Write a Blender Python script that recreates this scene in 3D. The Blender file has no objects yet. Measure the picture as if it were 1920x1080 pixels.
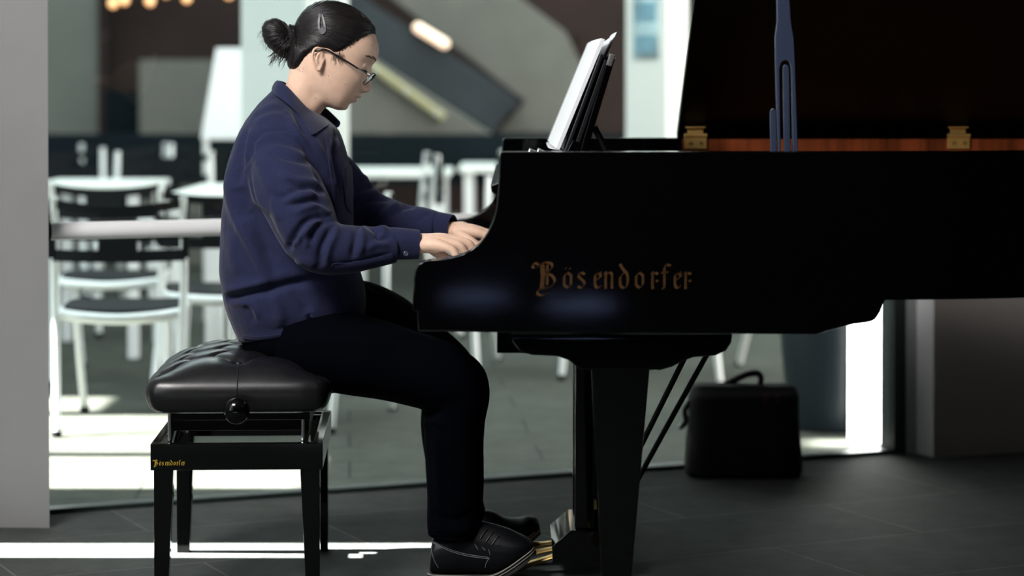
import bpy, bmesh, math, random
from mathutils import Vector, Matrix, noise
from mathutils.bvhtree import BVHTree
import numpy as np

random.seed(7)
scene = bpy.context.scene
COL = scene.collection

# ------------------------------------------------------------------ camera
FPX = 4371.0            # focal length in pixels of a 1920 wide frame
HC = 1.14               # camera height
PITCH = math.radians(1.0)
PROW = 174.0 + FPX * math.tan(PITCH)
cam_data = bpy.data.cameras.new('camera')
cam = bpy.data.objects.new('camera', cam_data)
COL.objects.link(cam)
cam.location = (0, 0, HC)
cam.rotation_euler = (math.pi / 2 - PITCH, 0, 0)
cam_data.sensor_width = 36.0
cam_data.lens = FPX * 36.0 / 1920.0
cam_data.shift_y = (PROW - 540.0) / 1920.0
cam_data.clip_start = 0.1
cam_data.clip_end = 200
cam_data.dof.use_dof = True
cam_data.dof.focus_distance = 5.37
cam_data.dof.aperture_fstop = 1.95
scene.camera = cam

CP, SP = math.cos(PITCH), math.sin(PITCH)


def at(px, py, D):
    """world point seen at pixel (px, py) of the photograph at depth D"""
    u = (px - 960.0) / FPX
    v = (py - PROW) / FPX
    t = D / (CP - v * SP)
    return Vector((u * t, D, HC + t * (-SP - v * CP)))


def ray(px, py):
    return at(px, py, 1.0) - Vector((0, 0, HC))


def to_px(p):
    x, y, z = p[0], p[1], p[2] - HC
    d = y * CP - z * SP
    dn = -y * SP - z * CP
    return 960.0 + FPX * x / d, PROW + FPX * dn / d


# ------------------------------------------------------------------ world, sun, added fill light, exposure
world = bpy.data.worlds.new('sky')
scene.world = world
world.use_nodes = True
wn = world.node_tree.nodes
wn['Background'].inputs[0].default_value = (0.80, 0.93, 0.95, 1)
wn['Background'].inputs[1].default_value = 3.3

SUN_EL = math.radians(40)
sd = bpy.data.lights.new('sun', 'SUN')
sd.energy = 115.0
sd.angle = math.radians(0.6)
sd.color = (1.0, 0.97, 0.93)
sun = bpy.data.objects.new('sun', sd)
COL.objects.link(sun)
sun.rotation_euler = Vector((math.cos(SUN_EL), 0.0, -math.sin(SUN_EL))).to_track_quat('-Z', 'Y').to_euler()

ld = bpy.data.lights.new('added_fill_light', 'AREA')  # added soft fill lamp inside the room, standing in for daylight
ld.shape = 'RECTANGLE'
ld.size, ld.size_y = 1.3, 1.3
ld.energy = 205.0
ld.color = (1.0, 0.97, 0.95)
lo = bpy.data.objects.new('added_fill_light', ld)
COL.objects.link(lo)
lo.location = (-1.75, 3.35, 3.15)
lo.rotation_euler = (Vector((-0.35, 5.5, 0.9)) - Vector(lo.location)).to_track_quat('-Z', 'Y').to_euler()

# two added cool spots behind the camera; their floor pools give the lacquer blue reflections
for i, (sx, sy) in enumerate(((-0.20, -3.35), (0.36, -2.85))):
    pd_ = bpy.data.lights.new('added_reflection_spot', 'SPOT')
    pd_.energy = 24000.0
    pd_.spot_size = math.radians(8.5)
    pd_.spot_blend = 0.7
    pd_.shadow_soft_size = 0.03
    pd_.color = (0.45, 0.52, 1.0)
    po_ = bpy.data.objects.new('added_reflection_spot', pd_)
    COL.objects.link(po_)
    po_.location = (sx, sy, 3.2)

scene.view_settings.view_transform = 'Standard'
scene.view_settings.look = 'None'
scene.view_settings.gamma = 1.0
scene.view_settings.use_curve_mapping = False
scene.view_settings.exposure = 0.0


# ------------------------------------------------------------------ materials
def mat(name, color, rough=0.5, metal=0.0, spec=0.5, coat=0.0, var=0.0, vscale=30.0, bump=0.0, bscale=200.0,
        sheen=0.0, emit=None, estr=0.0, sss=0.0, stretch=None, rvar=0.0):
    m = bpy.data.materials.new(name)
    m.use_nodes = True
    nt = m.node_tree
    b = nt.nodes['Principled BSDF']
    b.inputs['Base Color'].default_value = (*color, 1)
    b.inputs['Roughness'].default_value = rough
    b.inputs['Metallic'].default_value = metal
    b.inputs['Specular IOR Level'].default_value = spec
    b.inputs['Coat Weight'].default_value = coat
    b.inputs['Coat Roughness'].default_value = 0.03
    b.inputs['Sheen Weight'].default_value = sheen
    b.inputs['Sheen Roughness'].default_value = 0.45
    if sss:
        b.inputs['Subsurface Weight'].default_value = sss
        b.inputs['Subsurface Radius'].default_value = (1.0, 0.35, 0.2)
        b.inputs['Subsurface Scale'].default_value = 0.006
    if emit:
        b.inputs['Emission Color'].default_value = (*emit, 1)
        b.inputs['Emission Strength'].default_value = estr
    tc = nt.nodes.new('ShaderNodeTexCoord')
    src = tc.outputs['Object']
    if stretch:
        mp = nt.nodes.new('ShaderNodeMapping')
        mp.inputs['Scale'].default_value = stretch
        nt.links.new(src, mp.inputs['Vector'])
        src = mp.outputs['Vector']
    if var or rvar:
        n = nt.nodes.new('ShaderNodeTexNoise')
        n.inputs['Scale'].default_value = vscale
        n.inputs['Detail'].default_value = 5
        nt.links.new(src, n.inputs['Vector'])
        if var:
            r = nt.nodes.new('ShaderNodeMapRange')
            r.inputs['From Min'].default_value = 0.3
            r.inputs['From Max'].default_value = 0.7
            r.inputs['To Min'].default_value = 1 - var
            r.inputs['To Max'].default_value = 1 + var
            nt.links.new(n.outputs['Fac'], r.inputs['Value'])
            mx = nt.nodes.new('ShaderNodeVectorMath')
            mx.operation = 'SCALE'
            mx.inputs[0].default_value = color
            nt.links.new(r.outputs['Result'], mx.inputs['Scale'])
            nt.links.new(mx.outputs['Vector'], b.inputs['Base Color'])
        if rvar:
            r2 = nt.nodes.new('ShaderNodeMapRange')
            r2.inputs['To Min'].default_value = max(0, rough - rvar)
            r2.inputs['To Max'].default_value = rough + rvar
            nt.links.new(n.outputs['Fac'], r2.inputs['Value'])
            nt.links.new(r2.outputs['Result'], b.inputs['Roughness'])
    if bump:
        n2 = nt.nodes.new('ShaderNodeTexNoise')
        n2.inputs['Scale'].default_value = bscale
        n2.inputs['Detail'].default_value = 4
        nt.links.new(src, n2.inputs['Vector'])
        bp = nt.nodes.new('ShaderNodeBump')
        bp.inputs['Strength'].default_value = bump
        bp.inputs['Distance'].default_value = 0.002
        nt.links.new(n2.outputs['Fac'], bp.inputs['Height'])
        nt.links.new(bp.outputs['Normal'], b.inputs['Normal'])
    return m


def tile_mat(name, c1, c2, mortar, sx, sy, rot, rough, msize=0.004, bump=0.3, spec=0.2):
    m = bpy.data.materials.new(name)
    m.use_nodes = True
    nt = m.node_tree
    b = nt.nodes['Principled BSDF']
    tc = nt.nodes.new('ShaderNodeTexCoord')
    mp = nt.nodes.new('ShaderNodeMapping')
    mp.inputs['Rotation'].default_value = (0, 0, rot)
    nt.links.new(tc.outputs['Object'], mp.inputs['Vector'])
    br = nt.nodes.new('ShaderNodeTexBrick')
    br.offset = 0.5
    br.inputs['Color1'].default_value = (*c1, 1)
    br.inputs['Color2'].default_value = (*c2, 1)
    br.inputs['Mortar'].default_value = (*mortar, 1)
    br.inputs['Scale'].default_value = 1.0
    br.inputs['Mortar Size'].default_value = msize
    br.inputs['Brick Width'].default_value = sx
    br.inputs['Row Height'].default_value = sy
    nt.links.new(mp.outputs['Vector'], br.inputs['Vector'])
    n = nt.nodes.new('ShaderNodeTexNoise')
    n.inputs['Scale'].default_value = 9.0
    n.inputs['Detail'].default_value = 9
    n.inputs['Roughness'].default_value = 0.7
    nt.links.new(tc.outputs['Object'], n.inputs['Vector'])
    r = nt.nodes.new('ShaderNodeMapRange')
    r.inputs['From Min'].default_value = 0.3
    r.inputs['From Max'].default_value = 0.7
    r.inputs['To Min'].default_value = 0.75
    r.inputs['To Max'].default_value = 1.25
    nt.links.new(n.outputs['Fac'], r.inputs['Value'])
    mx = nt.nodes.new('ShaderNodeVectorMath')
    mx.operation = 'SCALE'
    nt.links.new(br.outputs['Color'], mx.inputs[0])
    nt.links.new(r.outputs['Result'], mx.inputs['Scale'])
    nt.links.new(mx.outputs['Vector'], b.inputs['Base Color'])
    n2 = nt.nodes.new('ShaderNodeTexNoise')
    n2.inputs['Scale'].default_value = 60.0
    n2.inputs['Detail'].default_value = 6
    nt.links.new(tc.outputs['Object'], n2.inputs['Vector'])
    bp = nt.nodes.new('ShaderNodeBump')
    bp.inputs['Strength'].default_value = bump
    bp.inputs['Distance'].default_value = 0.004
    nt.links.new(n2.outputs['Fac'], bp.inputs['Height'])
    nt.links.new(bp.outputs['Normal'], b.inputs['Normal'])
    b.inputs['Roughness'].default_value = rough
    b.inputs['Specular IOR Level'].default_value = spec
    return m


M = {}
M['lacquer'] = mat('black_piano_lacquer', (0.0012, 0.0012, 0.0015), 0.06, spec=0.4, bump=0.02, bscale=12, rvar=0.03, vscale=3)
M['lacquer_soft'] = mat('black_satin_lacquer', (0.0012, 0.0012, 0.0014), 0.35, spec=0.12)
M['prop'] = mat('black_lacquer_with_reflection', (0.034, 0.046, 0.084), 0.22, spec=0.6)  # black lacquer; its bluish reflection is put into the base colour
M['mahogany'] = mat('mahogany_veneer', (0.20, 0.045, 0.014), 0.3, coat=0.4, var=0.55, vscale=3.0, stretch=(14, 14, 0.6))
M['brass'] = mat('polished_brass', (0.90, 0.60, 0.22), 0.38, metal=.75)
M['gold_leaf'] = mat('gold_lettering', (0.135, 0.062, 0.019), 0.45, metal=0.2, var=0.25, vscale=90)
M['gold_bright'] = mat('bright_gold_lettering', (0.75, 0.50, 0.05), 0.4, metal=0.2)
M['gold_plate'] = mat('bronze_iron_plate', (0.45, 0.28, 0.09), 0.4, metal=0.7)
M['ivory'] = mat('white_keytop', (0.80, 0.82, 0.84), 0.2)
M['ebony'] = mat('black_keytop', (0.006, 0.006, 0.006), 0.3)
M['felt'] = mat('dark_felt', (0.02, 0.02, 0.025), 0.9)
M['chrome'] = mat('bright_steel', (0.8, 0.8, 0.82), 0.15, metal=1.0)
M['leather'] = mat('black_leather', (0.006, 0.0056, 0.007), 0.33, spec=0.65, bump=0.09, bscale=520, rvar=0.06, vscale=40)
M['paper'] = mat('white_paper', (0.86, 0.87, 0.90), 0.7)
M['book_black'] = mat('black_folder_card', (0.008, 0.008, 0.010), 0.35)
M['bag'] = mat('black_nylon', (0.007, 0.007, 0.008), 0.7, bump=0.3, bscale=300)
M['bag_red'] = mat('dark_red_tag', (0.10, 0.012, 0.014), 0.6)
M['shirt'] = mat('navy_brushed_cotton', (0.0175, 0.0205, 0.056), 0.95, spec=0.15, sheen=0.12, var=0.22, vscale=420, bump=0.22, bscale=520)
M['button'] = mat('navy_button', (0.045, 0.05, 0.085), 0.3)
M['trousers'] = mat('black_trouser_cloth', (0.0010, 0.0013, 0.0028), 0.95, spec=0.03, bump=0.2, bscale=700)
M['skin'] = mat('skin', (0.80, 0.535, 0.40), 0.48, spec=0.35, sss=0.12, var=0.05, vscale=60, bump=0.05, bscale=500)
M['lip'] = mat('lip', (0.70, 0.40, 0.34), 0.45, spec=0.4)
M['hair'] = mat('black_hair', (0.006, 0.0045, 0.005), 0.5, spec=0.35, bump=0.5, bscale=160)
M['hair_strand'] = mat('black_hair_strand', (0.010, 0.0075, 0.008), 0.38, spec=0.5)
M['brow'] = mat('eyebrow_hair', (0.05, 0.03, 0.028), 0.8)
M['frame_black'] = mat('black_glasses_acetate', (0.008, 0.008, 0.010), 0.2)
M['eye_white'] = mat('eye_white', (0.75, 0.72, 0.70), 0.2)
M['iris'] = mat('dark_iris', (0.02, 0.012, 0.008), 0.15)
M['clip'] = mat('grey_hair_clip_enamel', (0.050, 0.045, 0.062), 0.4)
M['shoe'] = mat('black_shoe_leather', (0.003, 0.0036, 0.005), 0.45, spec=0.25, bump=0.15, bscale=250)
M['sole'] = mat('dark_rubber_sole', (0.045, 0.043, 0.040), 0.5, var=0.3, vscale=40)
M['welt'] = mat('pale_welt_stitching', (0.28, 0.27, 0.25), 0.6)
M['thread'] = mat('grey_thread', (0.16, 0.16, 0.17), 0.7)
M['wall_white'] = mat('white_plaster', (0.235, 0.234, 0.232), 0.85, bump=0.15, bscale=25, var=0.03, vscale=6)
M['white_bounce'] = mat('white_bounce', (0.62, 0.64, 0.65), 0.9, var=0.05, vscale=2)  # pale, so the added shade wall bounces light onto the terrace
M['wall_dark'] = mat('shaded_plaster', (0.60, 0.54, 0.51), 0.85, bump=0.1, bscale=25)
M['wall_deep'] = mat('dark_wall', (0.03, 0.03, 0.03), 0.9)
M['frame_metal'] = mat('dark_green_frame', (0.012, 0.022, 0.020), 0.4)
M['frame_grey'] = mat('grey_aluminium_frame', (0.42, 0.43, 0.44), 0.45, metal=0.3)
M['white_paint'] = mat('white_paint', (0.83, 0.84, 0.85), 0.4)
M['column_paint'] = mat('pale_column_paint', (0.56, 0.59, 0.565), 0.7)
M['alu'] = mat('white_chair_tube', (0.78, 0.80, 0.80), 0.28, metal=0.35)
M['black_plastic'] = mat('black_chair_plastic', (0.009, 0.0105, 0.012), 0.6, spec=0.10)
M['table_white'] = mat('white_table_top', (0.80, 0.82, 0.78), 0.35)
M['planter'] = mat('slate_blue_glaze', (0.012, 0.018, 0.023), 0.35, spec=.3)
M['soil'] = mat('dark_soil', (0.02, 0.016, 0.012), 0.95, bump=0.8, bscale=60)
M['concrete'] = mat('grey_concrete', (0.115, 0.112, 0.098), 0.9, var=0.15, vscale=2.0)
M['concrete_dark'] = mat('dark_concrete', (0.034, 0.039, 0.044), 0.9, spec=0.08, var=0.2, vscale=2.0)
M['facade_dark'] = mat('dark_brown_cladding', (0.030, 0.020, 0.018), 0.9, spec=0.06, var=0.3, vscale=0.8)
M['facade_blue'] = mat('dark_blue_cladding', (0.0055, 0.0095, 0.012), 0.8, spec=0.06)
M['facade_grey'] = mat('grey_glazed_panel', (0.095, 0.095, 0.082), 0.5, var=0.2, vscale=1.2)
M['yellow_rail'] = mat('pale_yellow_handrail', (0.27, 0.24, 0.13), 0.6)
M['bulb'] = mat('warm_bulb', (1, 0.7, 0.4), 0.4, emit=(1.0, 0.42, 0.15), estr=1.7)
M['lamp_long'] = mat('warm_lamp_tube', (1, 0.8, 0.65), 0.4, emit=(1.0, 0.62, 0.42), estr=1.25)
M['floor_in'] = tile_mat('slate_tiles', (0.066, 0.074, 0.070), (0.055, 0.062, 0.059), (0.125, 0.132, 0.128), 0.9, 0.45, math.radians(-26), 0.8, msize=.003)
M['floor_out'] = tile_mat('terrace_paving', (0.058, 0.061, 0.051), (0.048, 0.051, 0.043), (0.022, 0.024, 0.022), 1.2, 0.3, math.radians(-4), 0.95, spec=0.12)


def glass_mat():
    m = bpy.data.materials.new('window_glass')
    m.use_nodes = True
    nt = m.node_tree
    nt.nodes.clear()
    o = nt.nodes.new('ShaderNodeOutputMaterial')
    mix = nt.nodes.new('ShaderNodeMixShader')
    t = nt.nodes.new('ShaderNodeBsdfTransparent')
    t.inputs[0].default_value = (0.93, 0.975, 0.955, 1)
    g = nt.nodes.new('ShaderNodeBsdfGlossy')
    g.inputs['Roughness'].default_value = 0.02
    fr = nt.nodes.new('ShaderNodeFresnel')
    fr.inputs[0].default_value = 1.45
    nt.links.new(fr.outputs[0], mix.inputs[0])
    nt.links.new(t.outputs[0], mix.inputs[1])
    nt.links.new(g.outputs[0], mix.inputs[2])
    nt.links.new(mix.outputs[0], o.inputs[0])
    return m


M['glass'] = glass_mat()


# ------------------------------------------------------------------ builders
def link(name, me, mats, parent=None, angle=40, smooth=True):
    if not isinstance(mats, (list, tuple)):
        mats = [mats]
    for m in mats:
        me.materials.append(m)
    if smooth:
        me.polygons.foreach_set('use_smooth', [True] * len(me.polygons))
        if angle < 180:
            me.set_sharp_from_angle(angle=math.radians(angle))
    me.name = name
    o = bpy.data.objects.new(name, me)
    COL.objects.link(o)
    if smooth and angle < 180:
        o.modifiers.new('weighted', 'WEIGHTED_NORMAL').keep_sharp = True
    if parent is not None:
        o.parent = parent
        o.matrix_parent_inverse = world_of(parent).inverted()
    return o


def world_of(o):
    m = Matrix.LocRotScale(o.location, o.rotation_euler, o.scale)
    if o.parent is not None:
        return world_of(o.parent) @ o.matrix_parent_inverse @ m
    return m


def fin(name, bm, mats, parent=None, angle=40, smooth=True):
    bmesh.ops.recalc_face_normals(bm, faces=bm.faces[:])
    me = bpy.data.meshes.new(name)
    bm.to_mesh(me)
    bm.free()
    return link(name, me, mats, parent, angle, smooth)


def tag(o, label, cat, group=None, kind=None):
    o['label'] = label
    o['category'] = cat
    if group:
        o['group'] = group
    if kind:
        o['kind'] = kind
    return o


def structure(o):
    o['kind'] = 'structure'
    return o


def empty(name, loc, label=None, cat=None, group=None, rz=0.0):
    o = bpy.data.objects.new(name, None)
    o.empty_display_size = 0.1
    COL.objects.link(o)
    o.location = loc
    o.rotation_euler = (0, 0, rz)
    if label:
        tag(o, label, cat, group)
    return o


def copy_tree(o, parent=None):
    c = o.copy()
    COL.objects.link(c)
    if parent is not None:
        c.parent = parent
        c.matrix_parent_inverse = o.matrix_parent_inverse.copy()
    for ch in list(o.children):
        copy_tree(ch, c)
    return c


def box(bm, lo, hi, bevel=0.0, seg=2, mtx=None):
    lo, hi = Vector(lo), Vector(hi)
    r = bmesh.ops.create_cube(bm, size=1.0)
    vs = r['verts']
    for v in vs:
        v.co = Vector((lo[i] + (v.co[i] + 0.5) * (hi[i] - lo[i]) for i in range(3)))
    if bevel:
        es = list({e for v in vs for e in v.link_edges})
        rr = bmesh.ops.bevel(bm, geom=es, offset=bevel, segments=seg, profile=0.5, affect='EDGES')
        vs = rr['verts']
    if mtx is not None:
        bmesh.ops.transform(bm, matrix=mtx, verts=list({v for v in vs}))
    return vs


def obox(name, lo, hi, m, parent=None, bevel=0.0, seg=2, mtx=None):
    bm = bmesh.new()
    box(bm, lo, hi, bevel, seg)
    if mtx is not None:
        bmesh.ops.transform(bm, matrix=mtx, verts=bm.verts[:])
    return fin(name, bm, m, parent)


def frame_from(d, hint=Vector((0, 1, 0))):
    d = d.normalized()
    a = hint - d * hint.dot(d)
    if a.length < 1e-4:
        a = Vector((1, 0, 0)) - d * d.x
    a.normalize()
    return a, d.cross(a)


def loft(bm, rings, cap=True, closed=False):
    vr = [[bm.verts.new(p) for p in r] for r in rings]
    n = len(vr[0])
    for i in range(len(vr) - (0 if closed else 1)):
        a, b = vr[i], vr[(i + 1) % len(vr)]
        for j in range(n):
            bm.faces.new((a[j], a[(j + 1) % n], b[(j + 1) % n], b[j]))
    if cap and not closed:
        bm.faces.new(vr[0][::-1])
        bm.faces.new(vr[-1])
    return vr


def spline(pts, n, key=None):
    """Catmull-Rom through points (Vectors or tuples of numbers), n samples"""
    P = [np.array(p, float) for p in pts]
    P = [2 * P[0] - P[1]] + P + [2 * P[-1] - P[-2]]
    L = len(P) - 3
    out = []
    for k in range(n):
        t = k / (n - 1) * L
        i = min(int(t), L - 1)
        u = t - i
        a, b, c, d = P[i:i + 4]
        out.append(0.5 * ((2 * b) + (c - a) * u + (2 * a - 5 * b + 4 * c - d) * u * u + (3 * b - a - 3 * c + d) * u ** 3))
    return out


def tube(bm, pts, radii, n=10, hint=Vector((0, 1, 0)), squash=1.0, round_cap=False):
    """swept tube; squash scales the radius along the hint direction"""
    pts = [Vector(p) for p in pts]
    if not isinstance(radii, (list, tuple)):
        radii = [radii] * len(pts)
    rings = []
    N = len(pts)

    def ring(p, d, r):
        a, b = frame_from(d, hint)
        return [p + a * (math.cos(t) * r * squash) + b * (math.sin(t) * r) for t in [2 * math.pi * k / n for k in range(n)]]
    for i, p in enumerate(pts):
        d = (pts[min(i + 1, N - 1)] - pts[max(i - 1, 0)])
        if i == 0 and round_cap:
            dd = (pts[1] - pts[0]).normalized()
            for f in (0.97, 0.8, 0.45):
                rings.append(ring(p - dd * radii[0] * f, dd, radii[0] * math.sqrt(1 - f * f)))
        rings.append(ring(p, d, radii[i]))
        if i == N - 1 and round_cap:
            dd = (pts[-1] - pts[-2]).normalized()
            for f in (0.45, 0.8, 0.97):
                rings.append(ring(p + dd * radii[-1] * f, dd, radii[-1] * math.sqrt(1 - f * f)))
    loft(bm, rings)


def stube(bm, pts, radii, samples=16, n=12, **kw):
    """smooth tube through points with radii"""
    if not isinstance(radii, (list, tuple)):
        radii = [radii] * len(pts)
    q = spline([(*p, r) for p, r in zip(pts, radii)], samples)
    tube(bm, [Vector(x[:3]) for x in q], [max(1e-5, float(x[3])) for x in q], n, **kw)


def ellipsoid(bm, c, r, rot=None, u=20, v=14):
    m = Matrix.Translation(c) @ (rot.to_4x4() if rot is not None else Matrix.Identity(4)) @ Matrix.Diagonal((*r, 1))
    bmesh.ops.create_uvsphere(bm, u_segments=u, v_segments=v, radius=1.0, matrix=m)


def prism(bm, poly, off, bevel=0.0, seg=2):
    """closed polygon (list of Vectors) swept by vector off"""
    off = Vector(off)
    a = [bm.verts.new(p) for p in poly]
    b = [bm.verts.new(Vector(p) + off) for p in poly]
    n = len(a)
    f1 = bm.faces.new(a)
    f2 = bm.faces.new(b[::-1])
    for i in range(n):
        bm.faces.new((a[i], b[i], b[(i + 1) % n], a[(i + 1) % n]))
    if bevel:
        es = list(f1.edges) + list(f2.edges)
        bmesh.ops.recalc_face_normals(bm, faces=bm.faces[:])
        bmesh.ops.bevel(bm, geom=es, offset=bevel, segments=seg, profile=0.5, affect='EDGES', clamp_overlap=True)


def px_prism(bm, pxpoly, D, depth, bevel=0.0, seg=2):
    """outline measured on the photograph at depth D, given a real thickness away from the camera"""
    prism(bm, [at(x, y, D) for x, y in pxpoly], (0, depth, 0), bevel, seg)


def lathe(bm, prof, c, n=32):
    rings = [[Vector((c[0] + r * math.cos(2 * math.pi * k / n), c[1] + r * math.sin(2 * math.pi * k / n), c[2] + z)) for k in range(n)]
             for r, z in prof]
    loft(bm, rings)


def voxel(bm, size, smooth=6, factor=0.5):
    """fuse everything in bm into one continuous skin"""
    bmesh.ops.recalc_face_normals(bm, faces=bm.faces[:])
    me = bpy.data.meshes.new('fuse')
    bm.to_mesh(me)
    bm.free()
    o = bpy.data.objects.new('fuse', me)
    COL.objects.link(o)
    r = o.modifiers.new('r', 'REMESH')
    r.mode = 'VOXEL'
    r.voxel_size = size
    if smooth:
        s = o.modifiers.new('s', 'SMOOTH')
        s.iterations = smooth
        s.factor = factor
    dg = bpy.context.evaluated_depsgraph_get()
    dg.update()
    out = bpy.data.meshes.new_from_object(o.evaluated_get(dg))
    bpy.data.objects.remove(o)
    bpy.data.meshes.remove(me)
    return out


def coords(me):
    a = np.empty(len(me.vertices) * 3)
    me.vertices.foreach_get('co', a)
    return a.reshape(-1, 3)


def normals(me):
    a = np.empty(len(me.vertices) * 3)
    me.vertices.foreach_get('normal', a)
    return a.reshape(-1, 3)


def set_coords(me, a):
    me.vertices.foreach_set('co', a.reshape(-1))
    me.update()


def px_of(a):
    x, y, z = a[:, 0], a[:, 1], a[:, 2] - HC
    d = y * CP - z * SP
    dn = -y * SP - z * CP
    return np.stack([960 + FPX * x / d, PROW + FPX * dn / d], 1)


def folds(me, lst, dmin=None, dmax=None):
    """press creases (negative) and ridges (positive) into a cloth mesh along outlines measured on the photograph.
    entry: (points, height in mm, width in px[, ymin, ymax])"""
    a, n = coords(me), normals(me)
    p = px_of(a)
    view = -(a - np.array([0, 0, HC]))
    view /= np.linalg.norm(view, axis=1)[:, None]
    facing = np.clip(((n * view).sum(1) + 0.05) / 0.35, 0, 1)
    disp = np.zeros(len(a))
    for e in lst:
        pts, amp, w = e[0], e[1] * 0.001, e[2]
        lo, hi = (e[3], e[4]) if len(e) > 4 else (-9, 99)
        q = np.array(spline(pts, max(8, 6 * len(pts))))
        best = np.full(len(a), 1e9)
        tt = np.zeros(len(a))
        L = len(q) - 1
        sel = np.where((p[:, 0] > q[:, 0].min() - 4 * w) & (p[:, 0] < q[:, 0].max() + 4 * w) & (p[:, 1] > q[:, 1].min() - 4 * w)
                       & (p[:, 1] < q[:, 1].max() + 4 * w) & (a[:, 1] > lo) & (a[:, 1] < hi))[0]
        ps = p[sel]
        bs = np.full(len(sel), 1e9)
        ts = np.zeros(len(sel))
        for i in range(L):
            s, d = q[i], q[i + 1] - q[i]
            u = np.clip(((ps - s) @ d) / max(1e-9, d @ d), 0, 1)
            dist = np.linalg.norm(ps - s - u[:, None] * d, axis=1)
            m = dist < bs
            bs[m] = dist[m]
            ts[m] = (i + u[m]) / L
        taper = np.clip(np.minimum(ts, 1 - ts) / 0.22, 0.0, 1) ** 0.7
        disp[sel] += amp * taper * np.exp(-(bs / w) ** 2)
    set_coords(me, a + n * (disp * facing)[:, None])


def cloth_noise(me, amp, scale, seed=0.0, aniso=(1, 1, 1)):
    a, n = coords(me), normals(me)
    d = np.array([noise.noise(Vector((v[0] * scale * aniso[0] + seed, v[1] * scale * aniso[1], v[2] * scale * aniso[2]))) for v in a])
    set_coords(me, a + n * (d * amp)[:, None])


def bvh_of(me):
    return BVHTree.FromPolygons([v.co.copy() for v in me.vertices], [tuple(p.vertices) for p in me.polygons])


def hit(bvh, px, py):
    o = Vector((0, 0, HC))
    r = bvh.ray_cast(o, ray(px, py).normalized())
    return (r[0], r[1]) if r[0] is not None else (None, None)


def surf_strip(bvh, upper, lower, n=24, k=4, lift=0.0012, thick=0.0016):
    """a thin strip of cloth lying on a surface between two measured lines"""
    U, Lw = spline(upper, n), spline(lower, n)
    bm = bmesh.new()
    top, bot = [], []
    for i in range(n):
        rt, rb = [], []
        for j in range(k):
            t = j / (k - 1)
            q = U[i] * (1 - t) + Lw[i] * t
            p, nn = hit(bvh, q[0], q[1])
            if p is None:
                return None
            rt.append(bm.verts.new(p + nn * (lift + thick)))
            rb.append(bm.verts.new(p + nn * (lift - 0.003)))
        top.append(rt)
        bot.append(rb)
    for i in range(n - 1):
        for j in range(k - 1):
            bm.faces.new((top[i][j], top[i][j + 1], top[i + 1][j + 1], top[i + 1][j]))
            bm.faces.new((bot[i][j], bot[i + 1][j], bot[i + 1][j + 1], bot[i][j + 1]))
        for j, jj in ((0, 0), (k - 1, k - 1)):
            bm.faces.new((top[i][j], top[i + 1][j], bot[i + 1][j], bot[i][j]))
    for i in (0, n - 1):
        for j in range(k - 1):
            bm.faces.new((top[i][j], top[i][j + 1], bot[i][j + 1], bot[i][j]))
    return bm
# ------------------------------------------------------------------ the room
GA = Vector((-1.258, 6.32, 0.0))                      # foot of the glass wall, left end
GD = Vector((2.492, 1.07, 0.0)).normalized()          # its direction
GN = Vector((GD.y, -GD.x, 0.0))                       # towards the room
GANG = math.atan2(GD.y, GD.x)


def gp(s, off=0.0, z=0.0):
    p = GA + GD * s + GN * off
    return Vector((p.x, p.y, z))


def quad_slab(name, pts, z0, z1, m):
    bm = bmesh.new()
    prism(bm, [Vector((x, y, z0)) for x, y in pts], (0, 0, z1 - z0))
    return structure(fin(name, bm, m, smooth=False))


CEIL = 3.3
a0, a1 = gp(-2.0), gp(8.0)
quad_slab('floor', [(-2.8, -4), (6, -4), (a1.x, a1.y), (a0.x, a0.y)], -0.12, 0.0, M['floor_in'])
quad_slab('floor_terrace', [(a0.x, a0.y), (a1.x, a1.y), (12, 22), (-9, 22), (-9, 5.4)], -0.12, 0.0, M['floor_out'])
quad_slab('ceiling', [(-2.8, -4), (6, -4), (a1.x, a1.y + .2), (a0.x, a0.y + .2)], CEIL, CEIL + 0.15, M['wall_white'])
quad_slab('wall_back', [(-2.8, -4.2), (6.2, -4.2), (6.2, -4), (-2.8, -4)], 0, CEIL, M['wall_deep'])
quad_slab('wall_right', [(6, -4), (6.2, -4), (6.2, 9.3), (6, 9.3)], 0, CEIL, M['wall_deep'])
# left wall: two tall openings, one wide (the daylight) and one narrow (the strip of sun on the floor)
bm = bmesh.new()
box(bm, (-2.8, -4, 0), (-2.6, 0.9, CEIL))
box(bm, (-2.8, 3.6, 0), (-2.6, 5.700, CEIL))
box(bm, (-2.8, 0.9, 0), (-2.6, 3.6, 0.6))
box(bm, (-2.8, 0.9, 3.15), (-2.6, 3.6, CEIL))
box(bm, (-2.8, 5.700, 2.22), (-2.6, 5.882, CEIL))
box(bm, (-2.8, 5.882, 0), (-2.6, 6.3, CEIL))
structure(fin('wall_left', bm, M['wall_white'], smooth=False))
# the pale pier at the left edge of the frame
quad_slab('wall_pier', [(-2.6, 6.16), (-1.212, 6.09), (-1.30, 6.30), (-2.6, 6.4)], 0, CEIL, M['wall_white'])

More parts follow.
